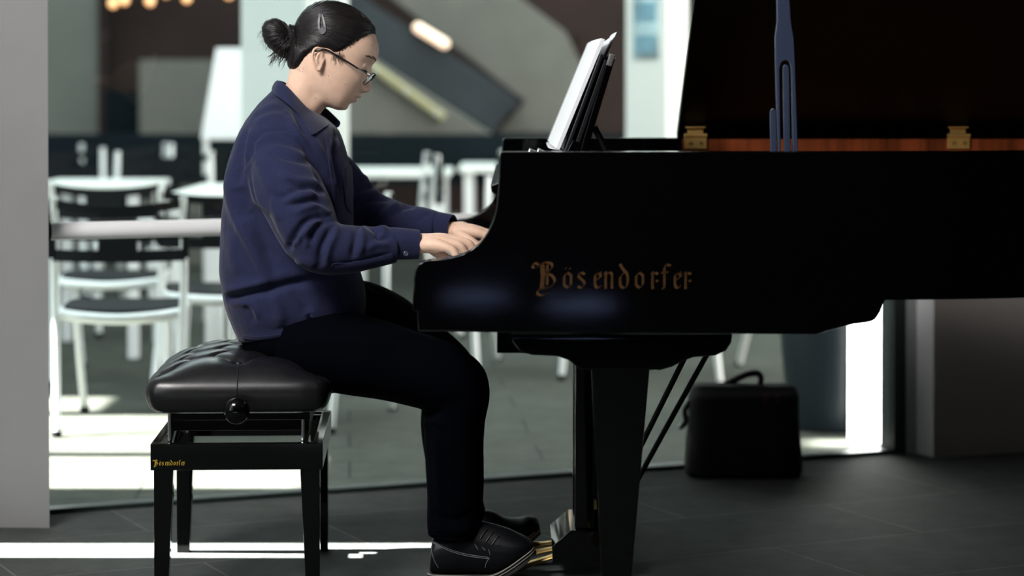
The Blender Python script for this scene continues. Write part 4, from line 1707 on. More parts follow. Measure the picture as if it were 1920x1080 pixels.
# far sleeve
stube(bm, [at(590, 300, 5.70), at(628, 335, 5.735), at(655, 372, 5.76), at(690, 398, 5.765), at(735, 412, 5.735), at(785, 421, 5.70), at(822, 426, 5.68)],
      [.060, .064, .064, .060, .048, .044, .038], 50, 28)
sh = voxel(bm, .0042, 8, .5)
A6 = lambda x, y: (400 + x / 3.857, 380 + y / 3.857)
A5 = lambda x, y: (400 + x / 4.153, 160 + y / 4.153)
A3 = lambda x, y: (620 + x / 4.5, 220 + y / 4.5)
FN = 5.42           # nearest part of the cloth only
FO = [
    # armhole seam and back pleat
    ([(452, 345), (450, 325), (458, 312), (474, 290), (477, 268), (490, 252), (503, 246), (535, 245), (556, 256), (578, 285), (590, 310)], -2.4, 3.0),
    ([(452, 330), (459, 318), (478, 292), (482, 272), (494, 257)], 2.0, 4),
    ([A5(278, 318), A5(240, 430), A5(208, 640), A5(202, 780)], -5, 4.0),
    ([A5(235, 330), A5(175, 480), A5(165, 640), A5(180, 830)], 3.5, 7),
    ([A5(300, 330), A5(270, 480), A5(255, 600)], 4.5, 4.5),
    ([A5(245, 640), A5(255, 800), A5(285, 920), A5(400, 1020), A6(430, 215), A6(530, 345)], -5, 7),
    ([A5(275, 640), A5(300, 800), A5(345, 900), A5(430, 1000)], 5, 6),
    # back drapes
    ([A5(130, 560), A5(125, 760), A5(180, 1000), A6(250, 250), A6(340, 430), A6(410, 590)], 9, 9),
    ([A5(200, 800), A5(230, 980), A6(290, 120), A6(380, 330), A6(470, 520)], -11, 11),
    ([A6(130, 200), A6(150, 380), A6(190, 520)], 5, 10),
    ([A6(90, 690), A6(150, 682), A6(280, 650), A6(420, 620), A6(650, 565), A6(850, 560)], -13, 6.5),
    ([A6(60, 640), A6(160, 630), A6(300, 600), A6(410, 580)], 7, 7),
    ([A6(90, 730), A6(220, 720), A6(300, 770), A6(320, 850)], 6, 6),
    ([A6(230, 740), A6(285, 790), A6(290, 870)], -4, 5),
    ([A6(420, 640), A6(470, 760), A6(500, 900)], 6, 9),
    ([A6(560, 600), A6(640, 700), A6(690, 800)], -6, 9),
    ([A6(690, 800), A6(705, 890)], -4, 3),
    ([A6(200, 965), A6(400, 962), A6(620, 915), A6(800, 850)], 2.0, 4),
    # upper arm
    ([A5(330, 530), A5(400, 700), A5(480, 860)], 5, 8),
    ([A5(430, 520), A5(560, 560), A5(700, 590), A5(760, 610)], -4, 4),
    ([A5(440, 470), A5(590, 510), A5(720, 560)], 3.5, 5),
    ([A5(560, 740), A5(680, 790), A5(780, 800), A5(850, 850)], -6, 4.5),
    ([A5(500, 690), A5(650, 740), A5(780, 760), A5(850, 800)], 5, 6),
    ([A5(470, 890), A5(560, 860), A5(680, 800), A5(760, 790)], -4, 5),
    ([A5(540, 940), A5(680, 915), A5(800, 895), A5(900, 980)], -6, 4.5),
    ([A5(560, 900), A5(700, 860), A5(820, 850)], 5, 6),
    ([A5(620, 1000), A5(720, 960), A5(830, 940), A5(900, 1010)], 5, 5),
    ([A5(470, 850), A5(480, 960), A5(520, 1060)], 4, 6),
    # elbow
    ([A6(535, 290), A6(600, 215), A6(665, 140), A6(760, 108), A6(850, 100)], -9, 5),
    ([A6(560, 320), A6(640, 240), A6(720, 150), A6(800, 120)], 7, 5),
    ([A6(530, 360), A6(560, 285), A6(620, 250)], -8, 4.5),
    ([A6(700, 300), A6(715, 220), A6(780, 150), A6(870, 135)], -7, 4.5),
    ([A6(670, 330), A6(690, 230), A6(745, 160)], 5, 4.5),
    ([A6(770, 470), A6(775, 360), A6(810, 270), A6(860, 170)], -6, 5),
    ([A6(820, 470), A6(830, 340), A6(880, 230), A6(900, 150)], 6, 6),
    ([A6(590, 420), A6(680, 430), A6(740, 470)], 4, 7),
    ([A6(1000, 420), A6(1020, 310), A6(1040, 200), A6(1060, 150)], -6, 5),
    ([A6(1060, 380), A6(1075, 260), A6(1080, 150)], 6, 6),
    ([A6(1110, 150), A6(1180, 200), A6(1200, 260), A6(1290, 250)], -7, 4),
    ([A6(1120, 140), A6(1200, 180), A6(1270, 195)], 5, 4),
    ([A6(1100, 340), A6(1180, 300), A6(1280, 300)], 3.5, 5),
    ([A6(850, 455), A6(1000, 432), A6(1150, 400), A6(1310, 362)], -2.5, 3),
    # chest
    ([A5(560, 180), A5(640, 330), A5(760, 480), A5(850, 660), A5(890, 860)], 6, 6),
    ([A5(600, 150), A5(700, 360), A5(800, 560), A5(890, 780), A5(960, 1000)], -7, 5),
    ([A5(650, 400), A5(760, 560), A5(830, 700), A5(860, 860)], -7, 5),
    ([A5(780, 420), A5(860, 560), A5(900, 700), A5(930, 900)], 5, 5),
    ([A5(920, 420), A5(890, 560), A5(925, 660), A5(935, 800), A5(975, 1030)], 4, 3),
    ([A5(940, 440), A5(920, 560), A5(945, 680), A5(955, 820)], -4, 2.5),
    ([A5(950, 400), A5(985, 520), A5(1000, 650), A5(1010, 850)], 5, 5),
    ([A5(1000, 440), A5(1020, 540), A5(1035, 620)], -4, 4),
    ([A5(260, 250), A5(400, 180), A5(520, 140)], 3, 6),
    ([A5(320, 300), A5(450, 235), A5(560, 235)], 3, 5),
    # far sleeve
    ([A3(190, 655), A3(270, 620), A3(370, 590)], -6, 5), ([A3(195, 720), A3(300, 650), A3(420, 640)], 5, 6),
    ([A3(200, 760), A3(330, 700), A3(520, 690)], -5, 5), ([A3(500, 850), A3(570, 780), A3(650, 735), A3(720, 740)], -6, 5),
    ([A3(420, 860), A3(520, 770), A3(600, 730)], 6, 6), ([A3(740, 900), A3(780, 840), A3(830, 820)], -3, 3),
    ([A3(250, 500), A3(330, 520), A3(360, 580)], 6, 6),
]
folds(sh, [(e[0], e[1] * 1.45, e[2] * 1.3) for e in FO])
cloth_noise(sh, .0022, 14, 2.0)
cloth_noise(sh, .0009, 40, 5.0)
shirt = link('shirt', sh, M['shirt'], person, 180)
sbvh = bvh_of(sh)


def cloth_part(name, bm_, m, parent, angle=60):
    return fin(name, bm_, m, parent, angle) if bm_ is not None else None


# collar: stand and fall, one leaf each side of the opening
def collar(top, low, bulge, clamp=0.0):
    n, k = 36, 9
    T, L_ = spline(top, n), spline(low, n)
    bm = bmesh.new()
    outer, inner = [], []
    for i in range(n):
        a, b = at(*T[i]), at(*L_[i])
        ctr = at(572, 195, PDm)
        rad = ((a + b) / 2 - ctr)
        rad.z *= .3
        rad.normalize()
        ro, ri = [], []
        for j in range(k):
            t = j / (k - 1)
            p = a.lerp(b, t) + rad * bulge * math.sin(math.pi * min(1, t * 1.0)) ** .7
            if clamp:
                x_, y_ = to_px(p)
                h_, n_ = hit(sbvh, x_, y_)
                if h_ is not None and h_.y < p.y + clamp * t:
                    p = at(x_, y_, h_.y - clamp * t)
            ro.append(bm.verts.new(p))
            ri.append(bm.verts.new(p - rad * .0032))
        outer.append(ro)
        inner.append(ri)
    for i in range(n - 1):
        for j in range(k - 1):
            bm.faces.new((outer[i][j], outer[i][j + 1], outer[i + 1][j + 1], outer[i + 1][j]))
            bm.faces.new((inner[i][j], inner[i + 1][j], inner[i + 1][j + 1], inner[i][j + 1]))
        for j in (0, k - 1):
            bm.faces.new((outer[i][j], outer[i + 1][j], inner[i + 1][j], inner[i][j]))
    for i in (0, n - 1):
        for j in range(k - 1):
            bm.faces.new((outer[i][j], outer[i][j + 1], inner[i][j + 1], inner[i][j]))
    return bm


cloth_part('collar', collar(
    [(518.5, 151, PDm + .01), (524, 152, 5.515), (540, 164, 5.489), (556, 181, 5.479), (574, 200, 5.482), (590, 214, 5.497), (606, 225, 5.522), (618, 231, 5.548)],
    [(509.5, 173, PDm + .01), (516, 178, 5.490), (532, 189, 5.452), (550, 204, 5.432), (565, 222, 5.430), (578, 240, 5.442), (586.5, 252, 5.462), (617, 232, 5.545)], .004, .0075), M['shirt'], shirt)
cloth_part('collar', collar(
    [(519, 151, PDm - .005), (530, 153, 5.615), (552, 165, 5.640), (576, 181, 5.650), (597, 194, 5.640), (612, 203, 5.622), (625, 215, 5.606), (637, 227, 5.596)],
    [(510, 172, PDm - .005), (525, 184, 5.640), (548, 200, 5.672), (572, 214, 5.686), (594, 226, 5.680), (608, 236, 5.655), (620, 242, 5.625), (633, 239, 5.600)], .004), M['shirt'], shirt)
# collar stand behind the neck
bm = bmesh.new()
ringA, ringB, ringC, ringD = [], [], [], []
cA, cB = at(564, 190, PDm), at(562, 207, PDm)
for k in range(40):
    a_ = 2 * math.pi * k / 40
    for lst, c, rr in ((ringA, cA, .0605), (ringB, cB, .068), (ringC, cB, .064), (ringD, cA, .0575)):
        ax = (at(606, 226, PDm) - at(519, 156, PDm)).normalized()
        lst.append(c + ax * (rr * 1.02 * math.cos(a_)) + Vector((0, 1, 0)) * (rr * math.sin(a_)))
loft(bm, [ringA, ringB, ringC, ringD], cap=False, closed=True)
fin('collar_stand', bm, M['shirt'], shirt, 60)


# cuffs
def cuff(p0, p1, r0, r1, d0, d1, sq=1.0):
    A, B = at(*p0, d0), at(*p1, d1)
    d = (B - A)
    a, b = frame_from(d)
    rings = []
    for t, r in ((0, r0 - .002), (.02, r0), (.3, (r0 * .6 + r1 * .4) + .0012), (.75, r1 + .0012), (1.0, r1), (1.0, r1 - .0028), (.7, r1 - .0034), (0.2, r1 - .004)):
        ring = []
        for k in range(36):
            q = 2 * math.pi * k / 36
            w = 1 + .03 * math.sin(3 * q + 1) + .02 * math.sin(5 * q)
            ring.append(A + d * t + a * (math.cos(q) * r * w) + b * (math.sin(q) * r * w * sq))
        rings.append(ring)
    bm = bmesh.new()
    loft(bm, rings, cap=False)
    return bm


fin('cuff', cuff((733, 456), (785, 458.5), .0365, .0335, 5.337, 5.346), M['shirt'], shirt, 60)
fin('cuff', cuff((804, 422), (848, 428), .0350, .0330, 5.69, 5.668), M['shirt'], shirt, 60)


def button(px, py, bv, parent, r=.0052, pd=None):
    p, n_ = hit(bv, px, py)
    if pd is not None:
        p, n_ = at(px, py, pd), Vector((.1, -1, .1)).normalized()
    if p is None:
        return
    q = n_.to_track_quat('Z', 'Y').to_matrix()
    bm = bmesh.new()
    prof = [(r * .3, .0016), (r * .6, .0012), (r * .8, .0019), (r, .0014), (r, .0002)]
    rings = [[p + q @ Vector((rr * math.cos(2 * math.pi * k / 18), rr * math.sin(2 * math.pi * k / 18), z)) for k in range(18)] for rr, z in prof]
    loft(bm, rings)
    fin('button', bm, M['button'], parent)


button(761, 475.5, sbvh, shirt, .0056, 5.302)
button(610, 234.5, sbvh, shirt, .0056, 5.500)
button(700, 494, sbvh, shirt, .0042)
button(697, 494, sbvh, shirt, .0042) if False else None
# pocket, placket, sleeve vent, yoke line
cloth_part('pocket', surf_strip(sbvh, [(641, 317), (650, 311), (661, 309)], [(646, 380), (652, 394), (660, 398)], 14, 12), M['shirt'], shirt)
cloth_part('placket', surf_strip(sbvh, [(606, 246), (612, 272), (616, 305), (622, 345), (628, 392)], [(624, 238), (621, 272), (623, 305), (630, 345), (637, 392)], 40, 6), M['shirt'], shirt)
cloth_part('sleeve_vent', surf_strip(sbvh, [(620, 498), (628, 493), (660, 491), (700, 484), (736, 474)], [(622, 505), (632, 505), (664, 503), (704, 495), (738, 486)], 40, 5), M['shirt'], shirt)
cloth_part('hem', surf_strip(sbvh, [(458, 628), (490, 630), (530, 625), (565, 613), (600, 600), (640, 585)], [(456, 634), (490, 636), (530, 631), (565, 620), (600, 607), (640, 592)], 50, 4), M['shirt'], shirt)

# ---- trousers
bm = bmesh.new()
ellipsoid(bm, at(540, 632, PDm), (.115, .165, .085), rot=Matrix.Rotation(math.radians(14), 3, 'Y'), u=32, v=20)
stube(bm, [at(545, 640, 5.46), at(600, 655, 5.44), at(680, 668, 5.425), at(770, 690, 5.42), at(838, 714, 5.42), at(854, 735, 5.425), at(853, 790, 5.43), at(852, 860, 5.435), at(853, 930, 5.44), at(851, 1006, 5.445)],
      [.088, .095, .095, .087, .083, .079, .072, .070, .066, .061], 70, 32)
stube(bm, [at(560, 625, 5.64), at(640, 590, 5.655), at(700, 592, 5.665), at(760, 628, 5.67), at(820, 672, 5.675), at(846, 712, 5.68), at(840, 790, 5.68), at(846, 860, 5.68), at(858, 930, 5.68), at(872, 1000, 5.68)],
      [.085, .085, .076, .070, .068, .066, .066, .063, .060, .058], 70, 32)
tr = voxel(bm, .005, 6)
folds(tr, [([(600, 600), (680, 622), (760, 636), (810, 640)], -6, 6), ([(560, 640), (650, 640), (740, 650)], 5, 9), ([(786, 772), (806, 778), (830, 770)], -10, 5),
           ([(790, 800), (812, 790), (835, 800)], 6, 6), ([(818, 790), (822, 900), (828, 1000)], 6, 8), ([(812, 960), (850, 975), (890, 960)], -5, 6), ([(806, 985), (850, 995), (890, 990)], 5, 5),
           ([(690, 530), (720, 560), (750, 590)], -5, 5), ([(700, 545), (716, 556), (745, 575)], 5, 4)])
cloth_noise(tr, .004, 11, 9.0)
trousers = link('trousers', tr, M['trousers'], person, 180)
tbvh = bvh_of(tr)
# the cushion gives way under the sitter
for v in cush.data.vertices:
    if v.co.z > ZC0 + .03:
        r = tbvh.ray_cast(Vector((v.co.x, v.co.y, .25)), Vector((0, 0, 1)))
        if r[0] is not None and r[0].z - .002 < v.co.z:
            v.co.z = max(ZC0 + .025, r[0].z - .002)
cush.data.update()
cloth_part('hem', surf_strip(tbvh, [(806, 992), (825, 994), (850, 994), (880, 990)], [(806, 1002), (825, 1004), (850, 1004), (880, 1000)], 20, 4), M['trousers'], trousers)


# ---- shoes
def shoe(D, stations, sole, name, stitch=True):
    """stations: (bottom px, top px, half width) along the foot, measured at depth D"""
    bm = bmesh.new()
    rings = []
    for r in spline([(*b, *t, w) for b, t, w in stations], 40):
        A, B = at(r[0], r[1], D), at(r[2], r[3], D)
        c, h = (A + B) / 2, (B - A) / 2
        ring = []
        for k in range(28):
            q = 2 * math.pi * k / 28
            cs, sn = math.cos(q), math.sin(q)
            z = math.copysign(abs(cs) ** .75, cs)
            taper = 1.0 if z < 0 else 1 - .38 * z * z
            ring.append(c + h * z + Vector((0, 1, 0)) * (r[4] * taper * math.copysign(abs(sn) ** .75, sn)))
        rings.append(ring)
    loft(bm, rings)
    m = voxel(bm, .0028, 4)
    cloth_noise(m, .0012, 30)
    so = link(name, m, M['shoe'], person, 180)
    bv = bvh_of(m)
    bm = bmesh.new()
    rings = []
    for r in spline(sole, 40):
        A, B = at(r[0], r[1], D), at(r[2], r[3], D)
        ring = []
        for sy in (1, -1):
            for P_, w in (((A, 0.97), (B, 1.0)) if sy > 0 else ((B, 1.0), (A, .97))):
                ring.append(P_ + Vector((0, 1, 0)) * (r[4] * w * sy))
        rings.append(ring)
    loft(bm, rings)
    fin('sole', bm, M['sole'], so, 50)
    bm = bmesh.new()
    W = [at(r[2], r[3], D) + Vector((0, -r[4] - .001, .0006)) for r in spline(sole, 40)]
    tube(bm, W, .0016, 6)
    W2 = [at(r[2] * .65 + r[0] * .35, r[3] * .65 + r[1] * .35, D) + Vector((0, -r[4] - .0008, 0)) for r in spline(sole, 40)]
    tube(bm, W2, .0010, 6)
    fin('welt', bm, M['welt'], so)
    return so, bv


st = [((806, 1071), (810, 1012), .026), ((815, 1073), (817, 1004), .033), ((845, 1074), (848, 990), .038), ((880, 1073), (888, 975), .041), ((905, 1073), (918, 980), .044),
      ((930, 1071), (944, 987), .047), ((953, 1062), (966, 997), .048), ((975, 1048), (984, 1005), .043), ((990, 1038), (996, 1013), .032), ((997, 1033), (1000, 1020), .016)]
so_ = [(801, 1088, 802, 1071, .030), (815, 1089, 815, 1073, .038), (860, 1089, 860, 1074, .041), (905, 1088, 904, 1074, .045), (930, 1084, 926, 1071, .049), (958, 1070, 951, 1058, .050), (982, 1054, 975, 1042, .045), (1000, 1041, 994, 1030, .030), (1006, 1036, 1000, 1025, .014)]
shoe_n, nb = shoe(5.445, st, so_, 'shoe')
# grey stitching on the near shoe
bm = bmesh.new()
for line in ([(810, 1017), (830, 1027), (852, 1036), (880, 1043), (918, 1048)], [(810, 1014.5), (830, 1024), (852, 1033), (880, 1040), (916, 1045)], [(809, 1016), (810, 1035), (815, 1052), (822, 1064)],
             [(918, 1046), (912, 1055), (910, 1064)], [(890, 1020), (896, 1030)], [(904, 1026), (910, 1032)], [(916, 1030), (919, 1040)]):
    P = []
    for q in spline(line, 16):
        p, n_ = hit(nb, q[0], q[1])
        if p is not None:
            P.append(p + n_ * .0006)
    if len(P) > 3:
        tube(bm, P, .0008, 5)
fin('stitching', bm, M['thread'], shoe_n)
bm = bmesh.new()
for k in range(3):
    x, y = 905 + 11 * k, 992 + 6 * k
    P = []
    for q in spline([(x - 5, y + 18), (x + 2, y + 8), (x + 9, y)], 10):
        p, n_ = hit(nb, q[0], q[1])
        if p is not None:
            P.append(p + n_ * .001)
    if len(P) > 3:
        tube(bm, P, .0018, 6)
fin('lace', bm, M['shoe'], shoe_n)
dx, dy = 26, -42
st2 = [((x0 + dx - 4, y0 + dy - (14 if x0 > 930 else 0)), (x1 + dx - 4, y1 + dy - (18 if x1 > 930 else 0)), w) for (x0, y0), (x1, y1), w in st]
st2 = [((828, 1039), (832, 985), .026), ((840, 1040), (843, 975), .034), ((870, 1040), (875, 958), .038), ((905, 1038), (915, 955), .042), ((935, 1033), (945, 968), .045),
       ((962, 1022), (968, 970), .046), ((985, 1010), (988, 966), .044), ((1004, 1000), (1003, 969), .036), ((1012, 992), (1010, 976), .020)]
so2 = [(824, 1053, 826, 1038, .032), (845, 1054, 845, 1040, .040), (880, 1054, 880, 1040, .043), (915, 1050, 912, 1038, .046), (942, 1042, 938, 1030, .049), (972, 1026, 966, 1015, .049), (998, 1010, 992, 1000, .043), (1014, 998, 1009, 990, .024)]
shoe(5.68, st2, so2, 'shoe')
# ------------------------------------------------------------------ terrace beyond the glass
# added unseen wall left of the terrace: blocks the sun, openings shape its bands
EX = -4.4
TE = math.tan(SUN_EL)


def band(y0, y1, head, sill=0.0):
    return (y0, y1, sill, head)


bands = [(6.70, 7.29, 0.0, 3.40), (7.37, 8.22, 0.0, 2.97), (8.33, 8.72, 0.0, 2.65)]
bm = bmesh.new()
top = 6.0
box(bm, (EX - .25, -6, 0), (EX, 0.7, top))
box(bm, (EX - .25, 2.4, 0), (EX, 5.62, top))
box(bm, (EX - .25, 0.7, 3.75), (EX, 2.4, top))
box(bm, (EX - .25, 5.62, 4.6), (EX, 5.98, top))
ys = 5.98
for y0, y1, s, h in bands:
    box(bm, (EX - .25, ys, 0), (EX, y0, top))
    if s > 0:
        box(bm, (EX - .25, y0, 0), (EX, y1, s))
    if y0 == 7.37:
        box(bm, (EX - .25, y0, h), (EX, y1, 4.50))
        box(bm, (EX - .25, y0, 4.50), (EX, 7.48, top))
        box(bm, (EX - .25, 7.66, 4.50), (EX, y1, top))
    elif h < top:
        box(bm, (EX - .25, y0, h), (EX, y1, top))
    ys = y1
box(bm, (EX - .25, ys, 0), (EX, 16.4, top))
structure(fin('wall_shade_screen', bm, M['white_bounce'], smooth=False))

# far facade
FD = 16.0


def pbox(name, x0, y0, x1, y1, D, depth, m, parent=None, bevel=0.0):
    a, b = at(x0, y1, D), at(x1, y0, D)
    return obox(name, (a.x, D, max(0, a.z)), (b.x, D + depth, b.z), m, parent, bevel)


structure(pbox('wall_far', -500, -900, 2600, 600, FD, .4, M['facade_dark']))
t = empty('glazed_panel', at(140, 480, 15.7), 'tall grey glazed panel of the far facade next to the left pier', 'panel')
pbox('pane', -60, -300, 184, 262, 15.7, .08, M['facade_grey'], t)
pbox('panel_frame', 184, -300, 196, 262, 15.68, .12, M['facade_dark'], t)
t = pbox('counter', 262, 112, 412, 500, 15.0, .5, M['concrete'])
tag(t, 'grey block on the far side of the terrace left of the white board', 'kiosk')
t = pbox('planter_wall', 60, 252, 1300, 345, 13.25, .15, M['facade_blue'])
structure(t)
t.name = 'wall_low'
t = pbox('door_recess', 200, 170, 268, 482, 15.6, .2, M['facade_blue'])
tag(t, 'dark blue door leaf in the far facade', 'door')

# string of warm lamps at the top
for i, (x, y, r) in enumerate(((212, 6, 12), (233, 0, 10), (281, 2, 14), (312, -14, 12), (350, -4, 14), (429, -11, 14))):
    c = at(x, y, 13.5)
    r_ = 0.026
    names = ['lowest warm round bulb, leftmost of the string at the top', 'second warm bulb from the left, touching the lowest one',
             'third warm bulb from the left in the string at the top', 'mostly hidden warm bulb, fourth from the left at the top edge',
             'fifth warm bulb from the left in the string at the top', 'warm bulb at the right end of the string, beside the white column']
    t = empty('pendant_bulb', c, names[i], 'lamp', 'warm bulbs above the terrace')
    bm = bmesh.new()
    ellipsoid(bm, c, (r_, r_, r_ * 1.1), u=14, v=10)
    fin('bulb', bm, M['bulb'], t)
    bm = bmesh.new()
    tube(bm, [c + Vector((0, 0, r_)), c + Vector((0, 0, r_ + .05))], .010, 8)
    tube(bm, [c + Vector((0, 0, r_ + .05)), Vector((c.x, c.y, 3.0))], .003, 6)
    fin('cord', bm, M['black_plastic'], t)

# white column, board, right-hand column with a poster
CR = Matrix.Rotation(GANG, 4, 'Z')


def column(name, px_l, px_r, D, side_frac, m, z1=5.0):
    a, b = at(px_l, 200, D), at(px_r, 200, D)
    w = b.x - a.x
    bm = bmesh.new()
    # corner towards the camera splits the left (sun) face from the right face
    c = Vector((a.x + w * side_frac, D, 0))
    l = Vector((a.x, D + w * side_frac * .75, 0))
    r = Vector((b.x, D + w * (1 - side_frac) * .43, 0))
    k = l + r - c
    prism(bm, [c, r, k, l], (0, 0, z1), .004)
    return structure(fin(name, bm, m))


column('wall_column', 441, 652, 10.3, .62, M['column_paint'])
column('wall_column_slim', 1176, 1292, 10.5, .63, M['column_paint'])
column('wall_column_front', 1600, 1700, 7.52, .80, M['white_paint'])
pc = at(1212, 40, 10.4)
l0, l1 = at(1190, 40, 10.48), at(1236, 40, 10.48)
# a poster on the left face
a_ = at(1176, 200, 10.5); w_ = at(1292, 200, 10.5).x - a_.x
cc = Vector((a_.x + w_ * .63, 10.5, 0)); ll = Vector((a_.x, 10.5 + w_ * .63 * .75, 0))
dd_ = (cc - ll); nn_ = Vector((dd_.y, -dd_.x, 0)).normalized()
t = empty('poster', ll.lerp(cc, .5) + Vector((0, 0, 1.3)), 'blue and pale poster high on the slim white column', 'poster')
bm = bmesh.new()
prism(bm, [ll.lerp(cc, u) + nn_ * .004 + Vector((0, 0, z)) for u, z in ((.2, 1.292), (.82, 1.292), (.82, 1.9), (.2, 1.9))], nn_ * .003)
fin('sheet', bm, mat('poster_print', (0.30, 0.42, 0.46), .6, var=.6, vscale=4.5), t)
bm = bmesh.new()
for z0, z1 in ((1.32, 1.40), (1.46, 1.55), (1.66, 1.8)):
    prism(bm, [ll.lerp(cc, u) + nn_ * .0075 + Vector((0, 0, z)) for u, z in ((.26, z0), (.76, z0), (.76, z1), (.26, z1))], nn_ * .001)
fin('print_block', bm, mat('poster_blue', (0.12, 0.24, 0.30), .6, var=.4, vscale=9), t)
t = empty('sandwich_board', at(460, 262, 11.6), 'white leaning board behind the shoulder of the pianist', 'board')
bm = bmesh.new()
prism(bm, [at(x, y, 11.6) for x, y in ((405, 90), (545, 90), (560, 262), (376, 262))], (0, .05, 0), .006)
fin('panel', bm, M['white_paint'], t)
for x in (386, 545):
    bm = bmesh.new()
    p = at(x, 258, 11.63)
    tube(bm, [p, Vector((p.x, p.y + .02, 0))], .016, 8)
    fin('leg', bm, M['alu'], t)

# outdoor stair behind: stone flights, a dark underside, a pale handrail and a long lamp
stairs = empty('outdoor_stair', at(900, 485, 14.0), 'grey stone stair descending to the right behind the terrace', 'stairs')


def slab(name, pts, D, depth, m, parent=stairs):
    bm = bmesh.new()
    prism(bm, [at(x, y, D) for x, y in pts], (0, depth, 0), .01)
    return fin(name, bm, m, parent)


slab('lower_flight', [(640, 60), (700, 110), (925, 255), (640, 258)], 13.6, .5, M['concrete'])
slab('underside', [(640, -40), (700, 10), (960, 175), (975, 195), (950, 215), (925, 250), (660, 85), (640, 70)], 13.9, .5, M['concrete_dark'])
slab('upper_flight', [(660, -60), (900, -60), (1060, 60), (1090, 120), (1096, 250), (930, 250), (985, 190)], 14.3, .5, M['concrete'])
slab('landing', [(1080, 60), (1180, 60), (1180, 255), (1080, 255)], 14.8, .4, M['facade_dark'])
t = empty('stair_rail', at(765, 180, 13.5), 'pale yellow sloping handrail on the lower stair flight', 'handrail')
bm = bmesh.new()
tube(bm, [at(690, 120, 13.53), at(832, 222, 13.53)], .030, 12)
fin('rail', bm, M['yellow_rail'], t)
for k in (.1, .5, .9):
    p = at(690 + 142 * k, 120 + 102 * k, 13.5)
    bm = bmesh.new()
    tube(bm, [p, p + Vector((0, .12, -.03))], .012, 8)
    fin('bracket', bm, M['frame_grey'], t)
t = empty('tube_lamp', at(807, 66, 13.4), 'long warm lamp glowing on the sloping stair side', 'lamp')
bm = bmesh.new()
tube(bm, [at(784, 52, 13.84), at(833, 82, 13.84)], .030, 12, round_cap=True)
fin('lamp_tube', bm, M['lamp_long'], t)
bm = bmesh.new()
tube(bm, [at(780, 50, 13.885), at(837, 85, 13.885)], .02, 10)
fin('lamp_housing', bm, M['concrete_dark'], t)

# planter
pt = at(1568, 805, 7.95)
t = empty('planter', (pt.x, pt.y, 0), 'large slate blue conical planter outside the glass near the front column', 'planter')
bm = bmesh.new()
lathe(bm, [(.155, 0), (.165, .01), (.235, .80), (.24, .83), (.225, .84), (.21, .80), (.20, .74)], (pt.x, pt.y, 0), 40)
fin('pot', bm, M['planter'], t)
bm = bmesh.new()
lathe(bm, [(.205, .70), (.205, .735), (.10, .755), (.01, .76)], (pt.x, pt.y, 0), 30)
fin('soil', bm, M['soil'], t)


# ------------------------------------------------------------------ terrace chairs
def make_chair():
    r = empty('terrace_chair', (0, 0, 0))
    W = 0.215
    for s in (-1, 1):
        bm = bmesh.new()
        stube(bm, [(s * W, -.02, .79), (s * W, .0, .60), (s * (W - .002), .0, .44), (s * (W - .010), -.05, .20), (s * (W - .02), -.13, .0)], .0135, 18, 10)
        fin('back_leg', bm, M['alu'], r)
        bm = bmesh.new()
        stube(bm, [(s * (W - .012), .03, .40), (s * (W - .015), .40, .405), (s * (W - .02), .435, .37), (s * (W - .03), .45, .20), (s * (W - .045), .47, .0)], .0135, 20, 10)
        fin('front_leg', bm, M['alu'], r)
        for y, x in ((-.13, W - .02), (.47, W - .045)):
            bm = bmesh.new()
            tube(bm, [(s * x, y, 0.0), (s * x, y, .022)], .017, 10)
            fin('foot_cap', bm, M['black_plastic'], r)
    # seat
    bm = bmesh.new()
    rings = []
    for z, k in ((.398, .97), (.404, 1.0), (.414, 1.0), (.420, .97)):
        ring = []
        for i in range(36):
            a = 2 * math.pi * i / 36
            c, s_ = math.cos(a), math.sin(a)
            ring.append(Vector((.205 * k * math.copysign(abs(c) ** .5, c), .215 + .21 * k * math.copysign(abs(s_) ** .55, s_) - (.03 * (1 - abs(c)) if s_ < 0 else 0), z - .012 * (1 - abs(c)))))
        rings.append(ring)
    loft(bm, rings)
    fin('seat', bm, M['black_plastic'], r)
    bm = bmesh.new()
    stube(bm, [(-.2, .02, .394), (-.12, -.02, .386), (0, -.035, .380), (.12, -.02, .386), (.2, .02, .394)], .019, 20, 10)
    fin('seat_rim', bm, M['alu'], r)
    # slatted back: three bowed bands and three uprights
    bm = bmesh.new()

    def bandz(z0, z1, dip, dz=0.0):
        rings = []
        for i in range(25):
            t = -1 + 2 * i / 24
            x = t * .222
            y = -.016 - .05 * (1 - t * t)
            d = dip * (1 - t * t)
            rings.append([Vector((x, y, z0 - d)), Vector((x, y, z1 - d)), Vector((x, y + .009, z1 - d)), Vector((x, y + .009, z0 - d))])
        loft(bm, rings)
    bandz(.755, .785, .022)
    bandz(.652, .690, .010)
    bandz(.575, .615, .002)
    for x0, x1 in ((-.065, .065),):
        y = -.066
        box(bm, (x0, y, .59), (x1, y + .009, .745))
    for s in (-1, 1):
        box(bm, (s * .222 - .012, -.022, .585), (s * .222 + .012, -.010, .785))
    fin('backrest', bm, M['black_plastic'], r)
    return r


proto = make_chair()
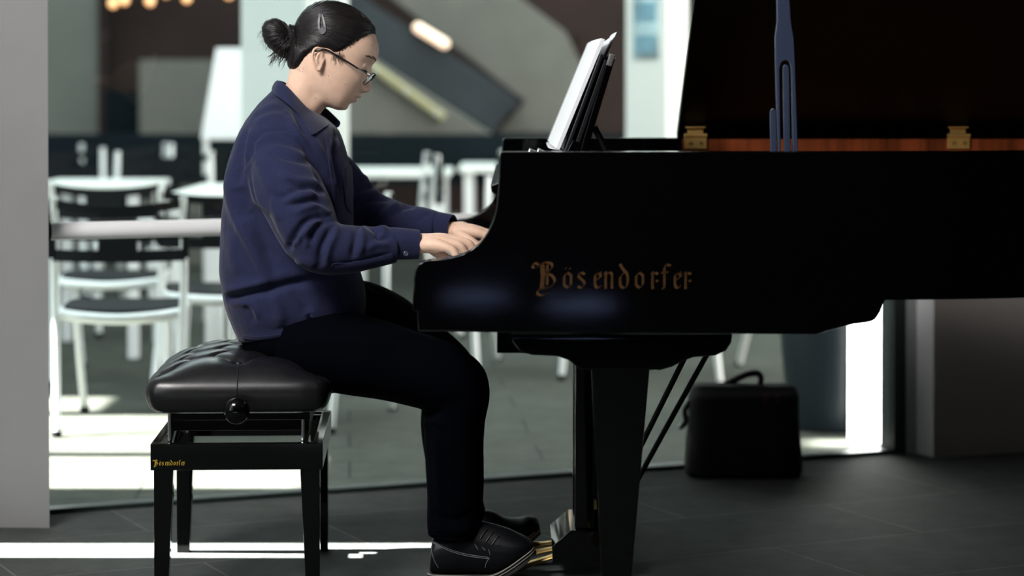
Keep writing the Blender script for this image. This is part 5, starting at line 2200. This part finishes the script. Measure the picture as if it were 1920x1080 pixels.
# (pixel of the middle of the back legs' feet, depth, heading, label)
CH = [
    (213, 7.72, 4, 'nearest white framed terrace chair with black slatted back, left of the bench'),
    (192, 9.05, 2, 'black backed terrace chair directly behind the nearest one at the left pier'),
    (612, 8.15, 165, 'terrace chair mostly hidden behind the pianist, its white legs showing right of the bench'),
    (405, 8.42, 8, 'terrace chair behind the white rail just left of the back of the pianist'),
    (1010, 9.6, 170, 'terrace chair whose legs show between the knee and the near piano leg'),
    (1335, 9.4, 200, 'terrace chair whose legs show through the pedal brace rods above the bag'),
    (800, 10.9, 98, 'terrace chair at the white table beyond the forearms'),
    (962, 11.3, -82, 'terrace chair standing right of the white table, just left of the piano case'),
    (225, 13.0, 15, 'terrace chair standing in front of the dark low wall, between the far left chairs'),
    (390, 12.9, 172, 'terrace chair in front of the low wall under the white leaning board'),
    (300, 11.2, 175, 'terrace chair at the far left table, back turned to the far facade'),
    (100, 12.0, 190, 'terrace chair farthest left under the grey glazed panel'),
]
for i, (px, D, rz, lab) in enumerate(CH):
    o = proto if i == 0 else copy_tree(proto)
    o.location = (at(px, 600, D).x, D + .12, 0)
    o.rotation_euler = (0, 0, math.radians(rz))
    if D > 10:
        o.scale = (1.08, 1.08, 1.08)
    tag(o, lab, 'chair', 'terrace chairs')


def make_table(w, d):
    r = empty('terrace_table', (0, 0, 0))
    bm = bmesh.new()
    box(bm, (-w / 2, -d / 2, .715), (w / 2, d / 2, .745), .006)
    fin('table_top', bm, M['table_white'], r)
    for sx in (-1, 1):
        for sy in (-1, 1):
            bm = bmesh.new()
            box(bm, (sx * (w / 2 - .05) - .022, sy * (d / 2 - .05) - .022, 0), (sx * (w / 2 - .05) + .022, sy * (d / 2 - .05) + .022, .715), .003)
            fin('leg', bm, M['white_paint'], r)
    return r


for (x0, x1, D, dep, rz, lab) in (
        (305, 428, 9.05, 1.1, 0, 'white terrace table right of the black chair backs, behind the white rail'),
        (640, 842, 11.6, .8, 0, 'white terrace table beyond the forearms of the pianist'),
        (860, 1010, 12.4, .8, 0, 'white terrace table partly hidden by the piano case'),
        (40, 268, 9.95, .8, 0, 'white terrace table behind the two black chair backs at the left pier')):
    A, B = at(x0, 300, D), at(x1, 300, D)
    r = make_table(B.x - A.x, dep)
    r.location = ((A.x + B.x) / 2, D + dep / 2, 0)
    r.rotation_euler = (0, 0, math.radians(rz))
    tag(r, lab, 'table', 'terrace tables')
